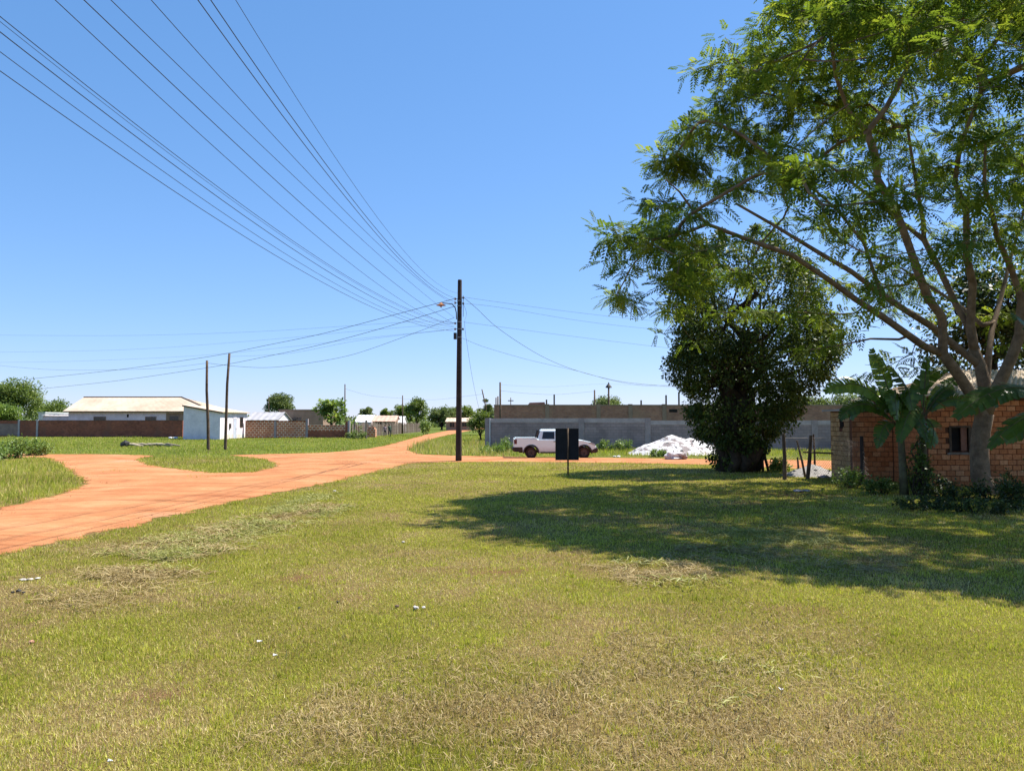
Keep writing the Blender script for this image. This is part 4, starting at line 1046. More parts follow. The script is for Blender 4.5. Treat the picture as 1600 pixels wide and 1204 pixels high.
def simple_house(name, label, pxa, pxb, Y, D, py_top, wall, roofm, windows=(), roof='flat', py_ridge=None, cat='house'):
    X0 = at(pxa, 650, Y).x; X1 = at(pxb, 650, Y).x; z = at(pxa, py_top, Y).z; L = X1 - X0
    r = thing(name, label, cat, (X0, Y, 0))
    MB().box(0, L, 0, D, -0.1, z - 0.02).build('wall', M[wall], r)
    if roof == 'flat':
        MB().box(-0.12, L + 0.12, -0.12, D + 0.1, z, z + 0.14).build('roof', M[roofm], r)
    else:
        zr = at(pxa, py_ridge, Y + D / 2).z
        for sgn, ya, yb in ((1, -0.3, D / 2), (-1, D + 0.3, D / 2)):
            m = MB(); roof_sheet(m, (-0.2, ya, z), (L + 0.2, ya, z), (L + 0.2, yb, zr), (-0.2, yb, zr), 0.8, 0.02); m.build('roof', M[roofm], r)
        for x in (0, L - 0.15):
            MB().add([(x, 0, z - 0.02), (x, D, z - 0.02), (x, D / 2, zr - 0.08), (x + 0.15, 0, z - 0.02), (x + 0.15, D, z - 0.02), (x + 0.15, D / 2, zr - 0.08)], [(0, 1, 2), (3, 5, 4), (0, 3, 4, 1), (1, 4, 5, 2), (2, 5, 3, 0)]).build('gable', M[wall], r)
    for a, b, c, d in windows:
        window_on(r, at(a, 650, Y).x - X0, at(b, 650, Y).x - X0, at(a, d, Y).z, at(a, c, Y).z, 0.0, wall)
    return r
simple_house('flat_house', 'low brown plastered flat-roofed house behind the pale-jointed brick wall', 436, 505, 108, 8, 641, 'brown_plaster', 'brown_plaster', [(457, 471, 652, 659)])
simple_house('grey_roofed_shed', 'small shed with grey sheet roof left of the brown flat house', 386, 433, 101, 6, 656, 'white_plaster', 'roof_grey', [], 'gable', 643.5)
simple_house('tarp_shed', 'small shed with white tarpaulin roof behind the wooden paling fence', 556, 580, 150, 7, 659, 'white_plaster', 'roof_white', [], 'gable', 648)
simple_house('orange_roofed_shed', 'long shed with pale orange sheet roof behind the wooden paling fence', 582, 617, 146, 7, 658, 'brown_plaster', 'roof_orange', [(590, 596, 660, 666)], 'gable', 649)
simple_house('tarp_shed', 'narrow white-roofed shed at the right end of the orange-roofed one', 618, 629, 150, 6, 660, 'white_plaster', 'roof_white', [], 'gable', 650)
simple_house('distant_house', 'distant low house with pale roof at the far end of the dirt road', 697, 741, 172, 9, 658.5, 'brown_plaster', 'roof_beige', [(703, 710, 660, 667), (722, 729, 660, 666)], 'gable', 652.5)
simple_house('distant_shed', 'distant white-walled shed just left of the hip-roofed white house', 60, 70, 125, 8, 645, 'white_plaster', 'roof_white', [])

# ------------------------------------------------------------------ brick house at the right
def brick_material(name, c1, c2, c3):
    k = NT(name)
    rnd = k.n('ShaderNodeObjectInfo').outputs['Random']
    col = k.ramp(rnd, [(0.0, c1), (0.5, c2), (1.0, c3)])
    nz = k.noise(14, 5, 0.7, vec=k.pos())
    col = k.mix(0.7, col, k.ramp(nz, [(0.3, (0.5, 0.45, 0.4)), (0.7, (1.15, 1.15, 1.15))]), 'MULTIPLY')
    col = k.mix(k.ramp(k.noise(0.9, 6, 0.7, vec=k.pos()), [(0.5, 0.0), (0.68, 0.55)]), col, (0.22, 0.13, 0.085))
    return k.finish(k.bsdf(col, 0.95, 0.1, 0, k.bump(k.noise(40, 4, vec=k.pos()), 0.6, 0.01)).outputs[0])
M['brick_red'] = brick_material('red_brick', (0.48, 0.165, 0.065), (0.66, 0.25, 0.105), (0.76, 0.35, 0.17))
M['brick_yellow'] = brick_material('yellow_brick', (0.38, 0.26, 0.13), (0.48, 0.32, 0.16), (0.54, 0.38, 0.21))
M['mortar'] = mat_plain('red_mortar', (0.17, 0.075, 0.045), (0.11, 0.055, 0.036), 6, 0.95, 0.1, 0.4)
def brick_mesh(w, h, t):
    bm = bmesh.new(); bmesh.ops.create_cube(bm, size=1.0)
    for v in bm.verts: v.co = Vector((v.co.x * w, v.co.y * t, v.co.z * h))
    bmesh.ops.bevel(bm, geom=list(bm.edges), offset=0.006, segments=1, affect='EDGES')
    me = bpy.data.meshes.new('brick'); bm.to_mesh(me); bm.free(); return me
def lay_bricks(root, wallobj, x0, x1, zmax, mat, axis='y', depth=0.0, bw=0.27, bh=0.165, holes=(), nmax=300, rng=None, sign=-1):
    """one object per brick, proud of the wall; courses broken by half a brick"""
    g = 0.017; full = brick_mesh(bw - g, bh - g, 0.05); full.materials.append(mat)
    half = brick_mesh(bw / 2 - g, bh - g, 0.05); half.materials.append(mat)
    rows = int(zmax / bh); cnt = 0; spare = MB()
    for j in reversed(range(rows)):
        z = (j + 0.5) * bh; x = x0
        first = True
        while x < x1 - 0.04:
            w = bw / 2 if (first and j % 2) else bw
            if x + w > x1 + 0.02: w = bw / 2
            if x + w > x1 + 0.03: break
            first = False; cx = x + w / 2; x += w
            if any(a < cx < b and c < z < d for a, b, c, d in holes): continue
            me = full if w > bw * 0.75 else half
            p = rng.normal(0, 0.004)
            if cnt < nmax:
                o = bpy.data.objects.new('brick', me); COL.objects.link(o); o.parent = wallobj
                o.location = (cx, depth + sign * (0.0 + p), z) if axis == 'y' else (depth + sign * p, cx, z)
                o.rotation_euler = (0, rng.normal(0, 0.006), 0) if axis == 'y' else (0, 0, math.pi / 2)
                cnt += 1
            else:
                hw = w / 2 - g / 2; hh = bh / 2 - g / 2
                if axis == 'y': spare.box(cx - hw, cx + hw, depth - 0.025, depth + 0.025, z - hh, z + hh)
                else: spare.box(depth - 0.025, depth + 0.025, cx - hw, cx + hw, z - hh, z + hh)
    if spare.v: tag(spare.build('brickwork', mat, wallobj), kind='stuff')
    return cnt
def build_right_house():
    rng = np.random.default_rng(9)
    X0, Y0 = 12.75, 23.6; L = 10.5; D = 4.4; ze = 2.72
    r = thing('brick_house', 'bare red brick house with beige corrugated roof and small window behind the shade tree', 'house', (X0, Y0, 0))
    wx = at(1487, 690, Y0).x - X0; wx2 = at(1512, 690, Y0).x - X0; wz0 = at(1500, 704, Y0).z; wz1 = at(1500, 668, Y0).z
    front = MB().box(0, wx - 0.02, 0, 0.18, -0.1, ze).box(wx2 + 0.02, L, 0, 0.18, -0.1, ze).box(wx - 0.02, wx2 + 0.02, 0, 0.18, -0.1, wz0 - 0.02).box(wx - 0.02, wx2 + 0.02, 0, 0.18, wz1 + 0.02, ze).build('front_wall', M['mortar'], r)
    lay_bricks(r, front, 0.0, 5.6, ze, M['brick_red'], 'y', 0.0, holes=[(wx - 0.13, wx2 + 0.13, wz0 - 0.05, wz1 + 0.06)], nmax=295, rng=rng)
    side = MB().box(0.0, 0.18, 0.18, D, -0.1, ze).build('side_wall', M['mortar'], r)
    lay_bricks(r, side, 0.3, 2.2, ze, M['brick_red'], 'x', 0.0, nmax=4, rng=rng)
    MB().box(L - 0.18, L, 0.18, D, -0.1, ze).build('side_wall', M['brick_far'], r)
    MB().box(0.18, L - 0.18, D - 0.18, D, -0.1, ze).build('rear_wall', M['brick_far'], r)
    w = MB().box(wx, wx + (wx2 - wx) * 0.62, 0.10, 0.12, wz0, wz1).build('window', M['dark'], r)
    MB().box(wx + (wx2 - wx) * 0.62, wx2, 0.03, 0.06, wz0, wz1).build('shutter', mat_plain('reddish_wood', (0.36, 0.17, 0.12), (0.26, 0.12, 0.08), 5), w)
    MB().box(wx - 0.09, wx - 0.02, -0.04, 0.12, wz0 - 0.05, wz1 + 0.06).box(wx2 + 0.02, wx2 + 0.09, -0.04, 0.12, wz0 - 0.05, wz1 + 0.06).box(wx - 0.02, wx2 + 0.02, -0.04, 0.12, wz1, wz1 + 0.06).build('window_frame', M['wood'], w)
    MB().box(wx - 0.15, wx2 + 0.15, -0.07, 0.12, wz0 - 0.12, wz0 - 0.05).build('sill', M['wood_grey'], w)
    zr = 3.72; hx = 2.3
    m = MB(); roof_sheet(m, (-0.25, -0.45, ze + 0.04), (L + 0.3, -0.45, ze + 0.04), (L + 0.3, D / 2, zr), (hx, D / 2, zr), 0.18, 0.022, 0.02); m.build('roof', M['roof_beige'], r, smooth=False)
    m = MB(); roof_sheet(m, (-0.25, D + 0.4, ze + 0.04), (-0.25, -0.45, ze + 0.04), (hx, D / 2 - 0.05, zr), (hx, D / 2 + 0.05, zr), 0.18, 0.015, 0.02); m.build('roof', M['roof_beige'], r)
    m = MB(); roof_sheet(m, (L + 0.3, D + 0.4, ze + 0.04), (-0.25, D + 0.4, ze + 0.04), (hx, D / 2, zr), (L + 0.3, D / 2, zr), 0.18, 0.022, 0.02); m.build('roof', M['roof_beige'], r)
    for x in np.arange(0.1, L, 1.2):
        MB().box(x - 0.03, x + 0.03, -0.38, 0.0, ze - 0.06, ze + 0.02).build('rafter', M['wood'], r)
    # outhouse
    ox, oy = 11.35, 25.7
    r = thing('outhouse', 'small brick outhouse with thin slab roof left of the banana plants', 'outhouse', (ox, oy, 0))
    H = at(1310, 642, oy).z
    f = MB().box(0, 1.42, 0, 0.14, -0.1, H).build('front_wall', M['mortar'], r)
    lay_bricks(r, f, 0.0, 1.40, H, M['brick_red'], 'y', 0.0, rng=rng)
    s = MB().box(0, 0.14, 0.14, 1.7, -0.1, H).build('side_wall', M['mortar'], r)
    lay_bricks(r, s, 0.14, 1.7, H, M['brick_yellow'], 'x', 0.0, holes=[(0.55, 0.95, H - 0.65, H - 0.25)], rng=rng)
    MB().box(0.14, 1.42, 1.56, 1.7, -0.1, H).build('rear_wall', M['mortar'], r)
    MB().box(-0.02, 0.0, 0.62, 0.88, H - 0.58, H - 0.30).build('opening', M['dark'], r)
    MB().box(-0.22, 1.38, -0.15, 1.9, H + 0.01, H + 0.07).build('roof', M['roof_grey'], r)
build_right_house()

# ------------------------------------------------------------------ banana plants
M['banana'] = None
def banana_mat():
    k = NT('banana_leaf')
    a = k.n('ShaderNodeAttribute', attribute_name='tint').outputs['Fac']
    rnd = k.n('ShaderNodeObjectInfo').outputs['Random']
    col = k.ramp(k.math('ADD', k.math('MULTIPLY', a, 0.35), k.math('MULTIPLY', rnd, 0.65)), [(0.0, (0.04, 0.075, 0.014)), (0.6, (0.095, 0.16, 0.022)), (1.0, (0.22, 0.30, 0.05))])
    p = k.bsdf(col, 0.32, 0.5)
    tr = k.n('ShaderNodeBsdfTranslucent'); k.l(k.mix(1.0, col, (1.5, 1.6, 0.7), 'MULTIPLY'), tr.inputs[0])
    mx = k.n('ShaderNodeMixShader'); mx.inputs[0].default_value = 0.35
    k.l(p.outputs[0], mx.inputs[1]); k.l(tr.outputs[0], mx.inputs[2]); return k.finish(mx.outputs[0])
M['banana'] = banana_mat()
M['banana_stem'] = mat_plain('banana_stem', (0.16, 0.15, 0.07), (0.08, 0.06, 0.035), 5, 0.7, 0.25, 0.3)
def banana_leaf(root, p0, p1, p2, width, rng, tear=0.12):
    width = width * 1.45; roll = rng.uniform(0.5, 1.15)
    """blade along a quadratic arc; torn into strips that droop from the midrib"""
    p0, p1, p2 = [np.array(p, float) for p in (p0, p1, p2)]
    n = 26; V = []; T = []
    rib = []
    for i in range(n + 1):
        t = i / n; rib.append(p0 * (1 - t) ** 2 + 2 * p1 * t * (1 - t) + p2 * t * t)
    rib = np.array(rib)
    for i in range(3, n):
        t = i / n; tan = unit(rib[i + 1] - rib[i - 1] if i < n else rib[i] - rib[i - 1])
        sd = unit(np.cross(tan, np.array([0, 0, 1.0]))); up = np.cross(sd, tan)
        q_ = -roll if (up @ np.array([0, -1, 0])) * 0 + sd[1] < 0 else roll
        sd, up = sd * math.cos(q_) + up * math.sin(q_), up * math.cos(q_) - sd * math.sin(q_)
        w = width * 0.5 * (math.sin(math.pi * min(1, (t - 0.08) / 0.92)) ** 0.55) * (1 if t < 0.9 else 0.9)
        for sg in (-1, 1):
            torn = rng.random() < tear
            fold = rng.uniform(0.1, 0.35) + (rng.uniform(0.1, 0.6) if torn else 0.0)
            ww = w * rng.uniform(0.96, 1.0); adv = 0.25 * w * (1 + 0.4 * rng.random())
            gap = 0.8 if torn else 1.03
            a = rib[i]; b = rib[i] + (rib[i + 1] - rib[i]) * gap
            off = sd * sg * ww * math.cos(fold) - up * ww * math.sin(fold) + tan * adv
            mid = sd * sg * ww * 0.5 * math.cos(fold * 0.4) - up * ww * 0.5 * math.sin(fold * 0.4) + tan * adv * 0.4
            V.append([a, b, b + mid, a + mid]); V.append([a + mid, b + mid, b + off * 0.99, a + off])
            T += [rng.random()] * 2
    o = np_mesh('leaf', np.array(V), 4, M['banana'], np.array(T), root)
    MB().tube([Vector(q) for q in rib], np.linspace(0.022, 0.005, n + 1).tolist(), 5).build('midrib', M['banana_stem'], o)
    return o
def build_bananas():
    rng = np.random.default_rng(21)
    def plant(label, px, Y, top_py, leaves, w=0.5, lean=0.0):
        b = gp(px, 700); x = at(px, 700, Y).x
        r = thing('banana_plant', label, 'banana plant', (x, Y, 0), 0, 'banana plants by the brick house')
        zt = at(px, top_py, Y).z
        MB().tube([(0, 0, -0.05), (lean * 0.3, 0, zt * 0.4), (lean * 0.8, 0, zt * 0.8), (lean, 0, zt)], [0.12, 0.10, 0.085, 0.05], 9).build('stem', M['banana_stem'], r, smooth=True)
        for (mx, my, ex, ey, dy, ww) in leaves:
            e = np.array(at(ex, ey, Y + dy)) - np.array([x, Y, 0]); m = np.array(at(mx, my, Y + dy * 0.5)) - np.array([x, Y, 0])
            banana_leaf(r, (lean, 0, zt - 0.05), m, e, ww, rng)
        return r
    plant('left banana plant with a broad pale leaf reaching toward the outhouse', 1411, 20.9, 668,
          [(1360, 570, 1288, 612, -0.4, 0.42), (1385, 590, 1362, 545, 0.3, 0.36), (1392, 560, 1402, 655, -0.7, 0.52), (1350, 600, 1312, 655, -0.2, 0.36), (1440, 570, 1482, 575, 0.5, 0.36), (1370, 560, 1330, 655, 0.5, 0.40), (1415, 560, 1425, 640, -0.4, 0.4), (1380, 640, 1372, 700, -0.6, 0.3), (1430, 620, 1450, 690, -0.5, 0.3)], 0.5, -0.06)
    plant('taller banana plant between left banana plant and shade tree trunk', 1441, 21.0, 650,
          [(1446, 580, 1449, 556, 0.1, 0.20), (1480, 590, 1490, 615, -0.3, 0.34), (1490, 600, 1512, 640, -0.5, 0.34), (1410, 590, 1388, 570, 0.2, 0.4), (1470, 660, 1452, 700, -0.4, 0.30), (1395, 610, 1375, 640, -0.5, 0.42), (1430, 600, 1405, 690, -0.7, 0.4), (1470, 600, 1500, 590, 0.8, 0.3)], 0.45, 0.03)
    plant('banana plant at the right edge with a torn leaf crossing the tree trunk', 1668, 18.0, 645,
          [(1590, 560, 1492, 652, -0.5, 0.55), (1640, 520, 1580, 488, 0.2, 0.40), (1600, 630, 1545, 700, 0.3, 0.4), (1690, 520, 1740, 560, 0.2, 0.5), (1620, 640, 1570, 690, 0.9, 0.45), (1660, 560, 1665, 500, 0.6, 0.45)], 0.5, 0.0)
build_bananas()

M['wire_grey'] = mat_plain('rusty_wire', (0.34, 0.28, 0.24), (0.2, 0.16, 0.13), 9, 0.7, 0.3, 0)
# ------------------------------------------------------------------ fence posts and chain link
def build_fence():
    b = gp(1226, 750)
    r = thing('chain_link_fence', 'sagging chain-link fence on wooden posts beside the outhouse', 'fence', b)
    Y = b.y
    def loc(px, py, yy): return Vector(at(px, py, yy)) - Vector((b.x, b.y, 0))
    posts = [((1226, 752), (1224, 677), Y), ((1261, 748), (1267, 680), Y + 0.2), ((1347, 757), (1346, 681), 24.2), ((1259, 742), (1245, 688), 27.5), ((1273, 735), (1271, 678), 30), ((1247, 738), (1246, 714), 29)]
    for i, (p, q, yy) in enumerate(posts):
        g = loc(p[0], p[1], yy); g.z = -0.1
        MB().tube([g, (g + loc(*q, yy)) / 2 + Vector((0.02, 0, 0)), loc(*q, yy)], [0.07, 0.065, 0.055] if i < 3 else [0.045, 0.04, 0.03], 7).build('post', M['wood'] if i != 2 else M['wood_dark'], r)
    for a, c in (((1226, 684, Y), (1266, 684, Y + 0.2)), ((1266, 684, Y + 0.2), (1302, 683, 26)), ((1226, 700, Y), (1266, 700, Y + 0.2))):
        MB().tube([loc(*a), loc(*c)], 0.006, 5).build('wire', M['wire_grey'], r)
    MB().tube([loc(1255, 706, Y + .3), loc(1302, 708, 26)], 0.03, 6).build('rail', M['wood'], r)
    # mesh curtains
    def mesh(c00, c10, c11, c01, pitch=0.10):
        c00, c10, c11, c01 = [Vector(c) for c in (c00, c10, c11, c01)]
        m = MB(); w = (c10 - c00).length; h = (c01 - c00).length
        P = lambda u, v: (c00.lerp(c10, u)).lerp(c01.lerp(c11, u), v) + Vector((0, 0.05 * math.sin(u * 7 + v * 4), 0))
        n = int((w + h) / pitch)
        for sg in (0, 1):
            for i in range(n):
                s = i * pitch; pts = []
                for j in range(9):
                    t = j / 8 * h; x = s - t
                    if 0 <= x <= w: u = x / w; pts.append(P(u if sg == 0 else 1 - u, t / h))
                if len(pts) > 1: m.tube(pts, 0.0032, 3, False)
        return m
    mesh(loc(1304, 758, 25.0), loc(1370, 762, 23.6), loc(1346, 690, 24.2), loc(1302, 684, 25.4)).build('wire_mesh', M['wire_grey'], r)
    mesh(loc(1266, 742, Y + 0.25), loc(1302, 750, 25.6), loc(1302, 684, 26), loc(1266, 684, Y + 0.25)).build('wire_mesh', M['wire_grey'], r)
    mesh(loc(1228, 720, Y), loc(1264, 722, Y + 0.2), loc(1266, 684, Y + 0.2), loc(1228, 684, Y)).build('wire_mesh', M['wire_grey'], r)
build_fence()

# ------------------------------------------------------------------ heaps and rocks
def heap(name, label, cat, c, rx, ry, h, mat, seed, peaks=((0, 0, 1),), res=40, lumps=0, lmat=None):
    rng = np.random.default_rng(seed)
    u = np.linspace(-1, 1, res); X, Y = np.meshgrid(u, u)
    Z = np.zeros_like(X)
    for px, py, a in peaks:
        Z = np.maximum(Z, a * np.clip(1 - np.hypot(X - px, Y - py) / (1 - 0.5 * max(abs(px), abs(py))), 0, 1) ** 0.9)
    Z = Z * (0.75 + 0.5 * fbm(X, Y, 0.5, seed, 4)) + 0.10 * (fbm(X, Y, 0.16, seed + 3, 3) - 0.5) * (Z > 0.02)
    Z = Z - 0.03
    V = np.stack([X * rx, Y * ry, Z * h], -1).reshape(-1, 3); i = np.arange(res * res).reshape(res, res)
    fs = np.stack([i[:-1, :-1], i[:-1, 1:], i[1:, 1:], i[1:, :-1]], -1).reshape(-1, 4)
    root = thing(name, label, cat, c)
    MB().add(V, fs.tolist()).build('mound', mat, root, smooth=True)
    if lumps:
        m = MB()
        for q in range(lumps):
            a = rng.uniform(0, 2 * math.pi); s = rng.random() ** 0.5 * 0.98; x, y = math.cos(a) * s, math.sin(a) * s
            iz = Z[int((y + 1) / 2 * (res - 1)), int((x + 1) / 2 * (res - 1))]
            rock_into(m, (x * rx, y * ry, max(iz, 0) * h), rng.uniform(0.015, 0.045) * (1 + 1.4 * (rng.random() < 0.12)), rng)
        tag(m.build('lump', lmat or mat, root), kind='stuff')
    return root
def rock_into(m, c, r, rng, sq=0.7):
    bm = bmesh.new(); bmesh.ops.create_icosphere(bm, subdivisions=1, radius=1.0)
    vs = [Vector(c) + Vector((v.co.x * rng.uniform(0.7, 1.25), v.co.y * rng.uniform(0.7, 1.25), v.co.z * sq * rng.uniform(0.7, 1.2))) * r for v in bm.verts]
    fs = [tuple(v.index for v in f.verts) for f in bm.faces]; bm.free(); m.add(vs, fs)
def rubble_mat():
    k = NT('white_rubble'); n1 = k.noise(2.2, 6, 0.65); n2 = k.noise(14, 5, 0.7)
    col = k.mix(k.ramp(n1, [(0.50, 0.0), (0.57, 1.0)]), (0.66, 0.64, 0.63), (0.27, 0.23, 0.22))
    col = k.mix(0.6, col, k.ramp(n2, [(0.3, (0.5, 0.47, 0.46)), (0.55, (1.05, 1.05, 1.05))]), 'MULTIPLY')
    return k.finish(k.bsdf(col, 0.95, 0.1, 0, k.bump(n2, 0.8, 0.05)).outputs[0])
M['rubble'] = rubble_mat()
M['white_stone'] = mat_plain('white_stone', (0.60, 0.57, 0.53), (0.34, 0.30, 0.27), 4, 0.95, 0.1, 0.5)
c = Vector(at(1058, 700, 47)); heap('rubble_heap', 'big white rubble heap by the road between the pickup and the dark tree', 'rubble heap', (c.x, 47, 0), 3.0, 2.1, 1.25, M['rubble'], 5, ((-0.12, 0, 0.9), (0.28, 0.1, 0.75), (0.62, 0, 0.5)), 64, 620, M['white_stone'])
heap('gravel_heap', 'low grey gravel heap behind the fence posts', 'gravel heap', (at(1268, 740, 28.5).x, 28.5, 0), 1.1, 1.0, 0.42, mat_plain('grey_gravel', (0.34, 0.32, 0.30), (0.2, 0.19, 0.18), 12), 8, res=28, lumps=40)
def stone(name, label, px, py, r, mat='white_stone', n=1, cat='stone', sq=0.6, seed=0, group=None):
    rng = np.random.default_rng(seed + int(px * 7 + py)); m = MB()
    for i in range(n): rock_into(m, ((rng.normal() * r * 0.9) if n > 1 else 0, (rng.normal() * r * 0.5) if n > 1 else 0, r * sq * 0.45), r * (1 if n == 1 else rng.uniform(0.5, 0.9)), rng, sq)
    b = gp(px, py); b.z = 0.01
    return tag(m.build(name, mat if not isinstance(mat, str) else M[mat], None, b), label, cat, group)
def big_stone():
    rng = np.random.default_rng(4); b = gp(1057, 719)
    bm = bmesh.new(); bmesh.ops.create_icosphere(bm, subdivisions=3, radius=1.0)
    for v in bm.verts:
        n = 0.45 + 1.05 * fbm(v.co.x * 2.4 + 5, v.co.y * 2.4 + v.co.z * 3, 1.0, 2); v.co = Vector((v.co.x * 0.55 * n, v.co.y * 0.4 * n, v.co.z * 0.36 * n + 0.12))
    me = bpy.data.meshes.new('boulder'); bm.to_mesh(me); bm.free()
    tag(link('boulder', me, M['rubble'], None, b), 'pale boulder lying at the road edge in front of the white rubble heap', 'boulder')
big_stone()
black = mat_plain('black_plastic_scrap', (0.02, 0.02, 0.02), (0.04, 0.035, 0.03), 6, 0.6, 0.3, 0.1)
stone('pale_stone', 'cream-white broken stone on the lawn, largest of the small litter', 656, 952, 0.04, n=3, seed=1)
stone('dung_clod', 'brown clod on the lawn just left of the cream-white stone', 620, 949, 0.028, mat_plain('brown_clod', (0.16, 0.10, 0.07), (0.09, 0.06, 0.04), 20))
stone('black_scrap', 'small black scrap on the lawn, upper right of a black pair', 528, 942, 0.022, black)
stone('black_scrap', 'small black scrap on the lawn, lower left of a black pair', 468, 951, 0.02, black)
stone('white_chip', 'small white chip on the lawn amid the open grass', 630, 848, 0.03)
stone('black_scrap', 'black rag beside white scraps at the left edge of the lawn', 31, 927, 0.045, black, n=3)
stone('white_scrap', 'white scraps in dry grass at the left edge of the lawn', 46, 906, 0.05, n=5, sq=0.3)
stone('reddish_chip', 'reddish chip low on the left of the lawn', 49, 1005, 0.028, mat_plain('reddish_chip', (0.5, 0.27, 0.18), (0.4, 0.2, 0.13), 10))
stone('pale_chip', 'pale chip on the grass near the dirt road bend', 523, 768, 0.05)
stone('rag', 'white rag at road edge just right of the pickup', 965, 714, 0.16, 'roof_white', 3, 'rag', 0.5)
stone('white_bag', 'white bag at the foot of the dark brick wall left of the small house', 272, 685.5, 0.45, 'roof_white', 2, 'bag', 0.6)
stone('pale_slab', 'pale broken slab leaning on the gravel heap by the fence', 1284, 746, 0.28, 'cement_light', 2, 'slab', 0.35)
stone('pale_stone', 'flat pale stones in the shade below the chain-link fence', 1255, 768, 0.16, 'cement_light', 3, 'stone', 0.3)
def litter(label, px, py, L, W, rot, mat='roof_white'):
    b = gp(px, py); b.z = 0.03
    me = MB().add([(-L / 2, -W / 2, 0), (L / 2, -W / 2, 0.006), (L / 2, W / 2, 0.0), (-L / 2, W / 2, 0.01), (-L / 2, -W / 2, 0.004), (L / 2, -W / 2, 0.010), (L / 2, W / 2, 0.004), (-L / 2, W / 2, 0.014)],
                  [(0, 3, 2, 1), (4, 5, 6, 7), (0, 1, 5, 4), (1, 2, 6, 5), (2, 3, 7, 6), (3, 0, 4, 7)])
    tag(me.build('paper_scrap', M[mat], None, b, rot), label, 'litter', 'paper scraps on the lawn')
litter('thin white paper scrap on lawn left of centre, farther of two', 406, 1007, 0.05, 0.018, 0.4)
litter('small white paper scrap on lawn left of centre, nearer of two', 430, 1029, 0.034, 0.018, 0.1)
litter('tiny white scrap at the bottom of the lawn on the left', 172, 1197, 0.026, 0.012, 0.0)
litter('upright pale scrap among cut stems low on the right', 1220, 1083, 0.02, 0.035, 0.3)
M['pale_wood'] = mat_plain('pale_wood', (0.50, 0.42, 0.30), (0.36, 0.29, 0.2), 4)
def build_debris_pile():
    b = gp(226, 697.5)
    r = thing('debris_pile', 'low pile of pale branches and black scrap on the far grass', 'debris', b)
    rng = np.random.default_rng(3)
    for i in range(9):
        x = rng.uniform(-1.2, 2.2); MB().tube([(x - 0.9, rng.uniform(-.4, .4), 0.08 + 0.05 * (i % 3)), (x, rng.uniform(-.3, .3), 0.22), (x + 0.9, rng.uniform(-.4, .4), 0.06)], [0.07, 0.08, 0.05], 6).build('branch', M['pale_wood'] if i % 3 else M['wood_grey'], r)
    m = MB(); rock_into(m, (-1.5, -0.1, 0.2), 0.4, rng); m.build('black_scrap', black, r)
build_debris_pile()

# ------------------------------------------------------------------ paling fence, people, far poles
def build_palings():
    a = gp(551, 684.5); b = gp(657, 674.5)
    r = thing('paling_fence', 'uneven weathered wooden paling fence along the far dirt road', 'fence', a, math.atan2(b.y - a.y, b.x - a.x))
    L = (b - a).length; rng = np.random.default_rng(6); x = 0
    while x < L:
        w = rng.uniform(0.18, 0.30); h = rng.uniform(1.45, 1.9)
        m = MB().add([(-w / 2, 0, -0.1), (w / 2, 0, -0.1), (w / 2, 0.03, h), (0, 0.03, h + rng.uniform(0, .1)), (-w / 2, 0.03, h), (-w / 2, 0.04, -0.1), (w / 2, 0.04, -0.1), (w / 2, 0.07, h), (0, 0.07, h + 0.03), (-w / 2, 0.07, h)],
                     [(0, 1, 2, 3, 4), (9, 8, 7, 6, 5)] + [(i, i + 5, (i + 1) % 5 + 5, (i + 1) % 5) for i in range(5)])
        o = m.build('paling', M['wood_grey' if rng.random() < 0.7 else 'wood'], r); o.location = (x, 0, 0); o.rotation_euler = (0, rng.normal(0, 0.03), 0)
        x += w + rng.uniform(0.02, 0.35)
    for z in (0.5, 1.3): MB().box(0, L, 0.08, 0.14, z, z + 0.07).build('rail', M['wood'], r)
    for px, top in ((554, 658), (572, 656)):
        p = gp(px, 685) - a; q = Matrix.Rotation(-r.rotation_euler.z, 3, 'Z') @ p
        MB().tube([(q.x, q.y, -0.1), (q.x, q.y, at(px, top, 89).z)], 0.12, 7).build('post', M['wood_grey'], r)
build_palings()
b = gp(580, 683)
o = thing('brick_stack', 'orange-red brick stack at the near end of the paling fence', 'brick stack', b)
MB().box(-0.6, 0.6, -0.4, 0.4, 0, 1.05).build('lower_layer', M['brick_mid'], o)
MB().box(-0.4, 0.45, -0.35, 0.35, 1.05, 1.25).build('upper_layer', M['brick_mid'], o)
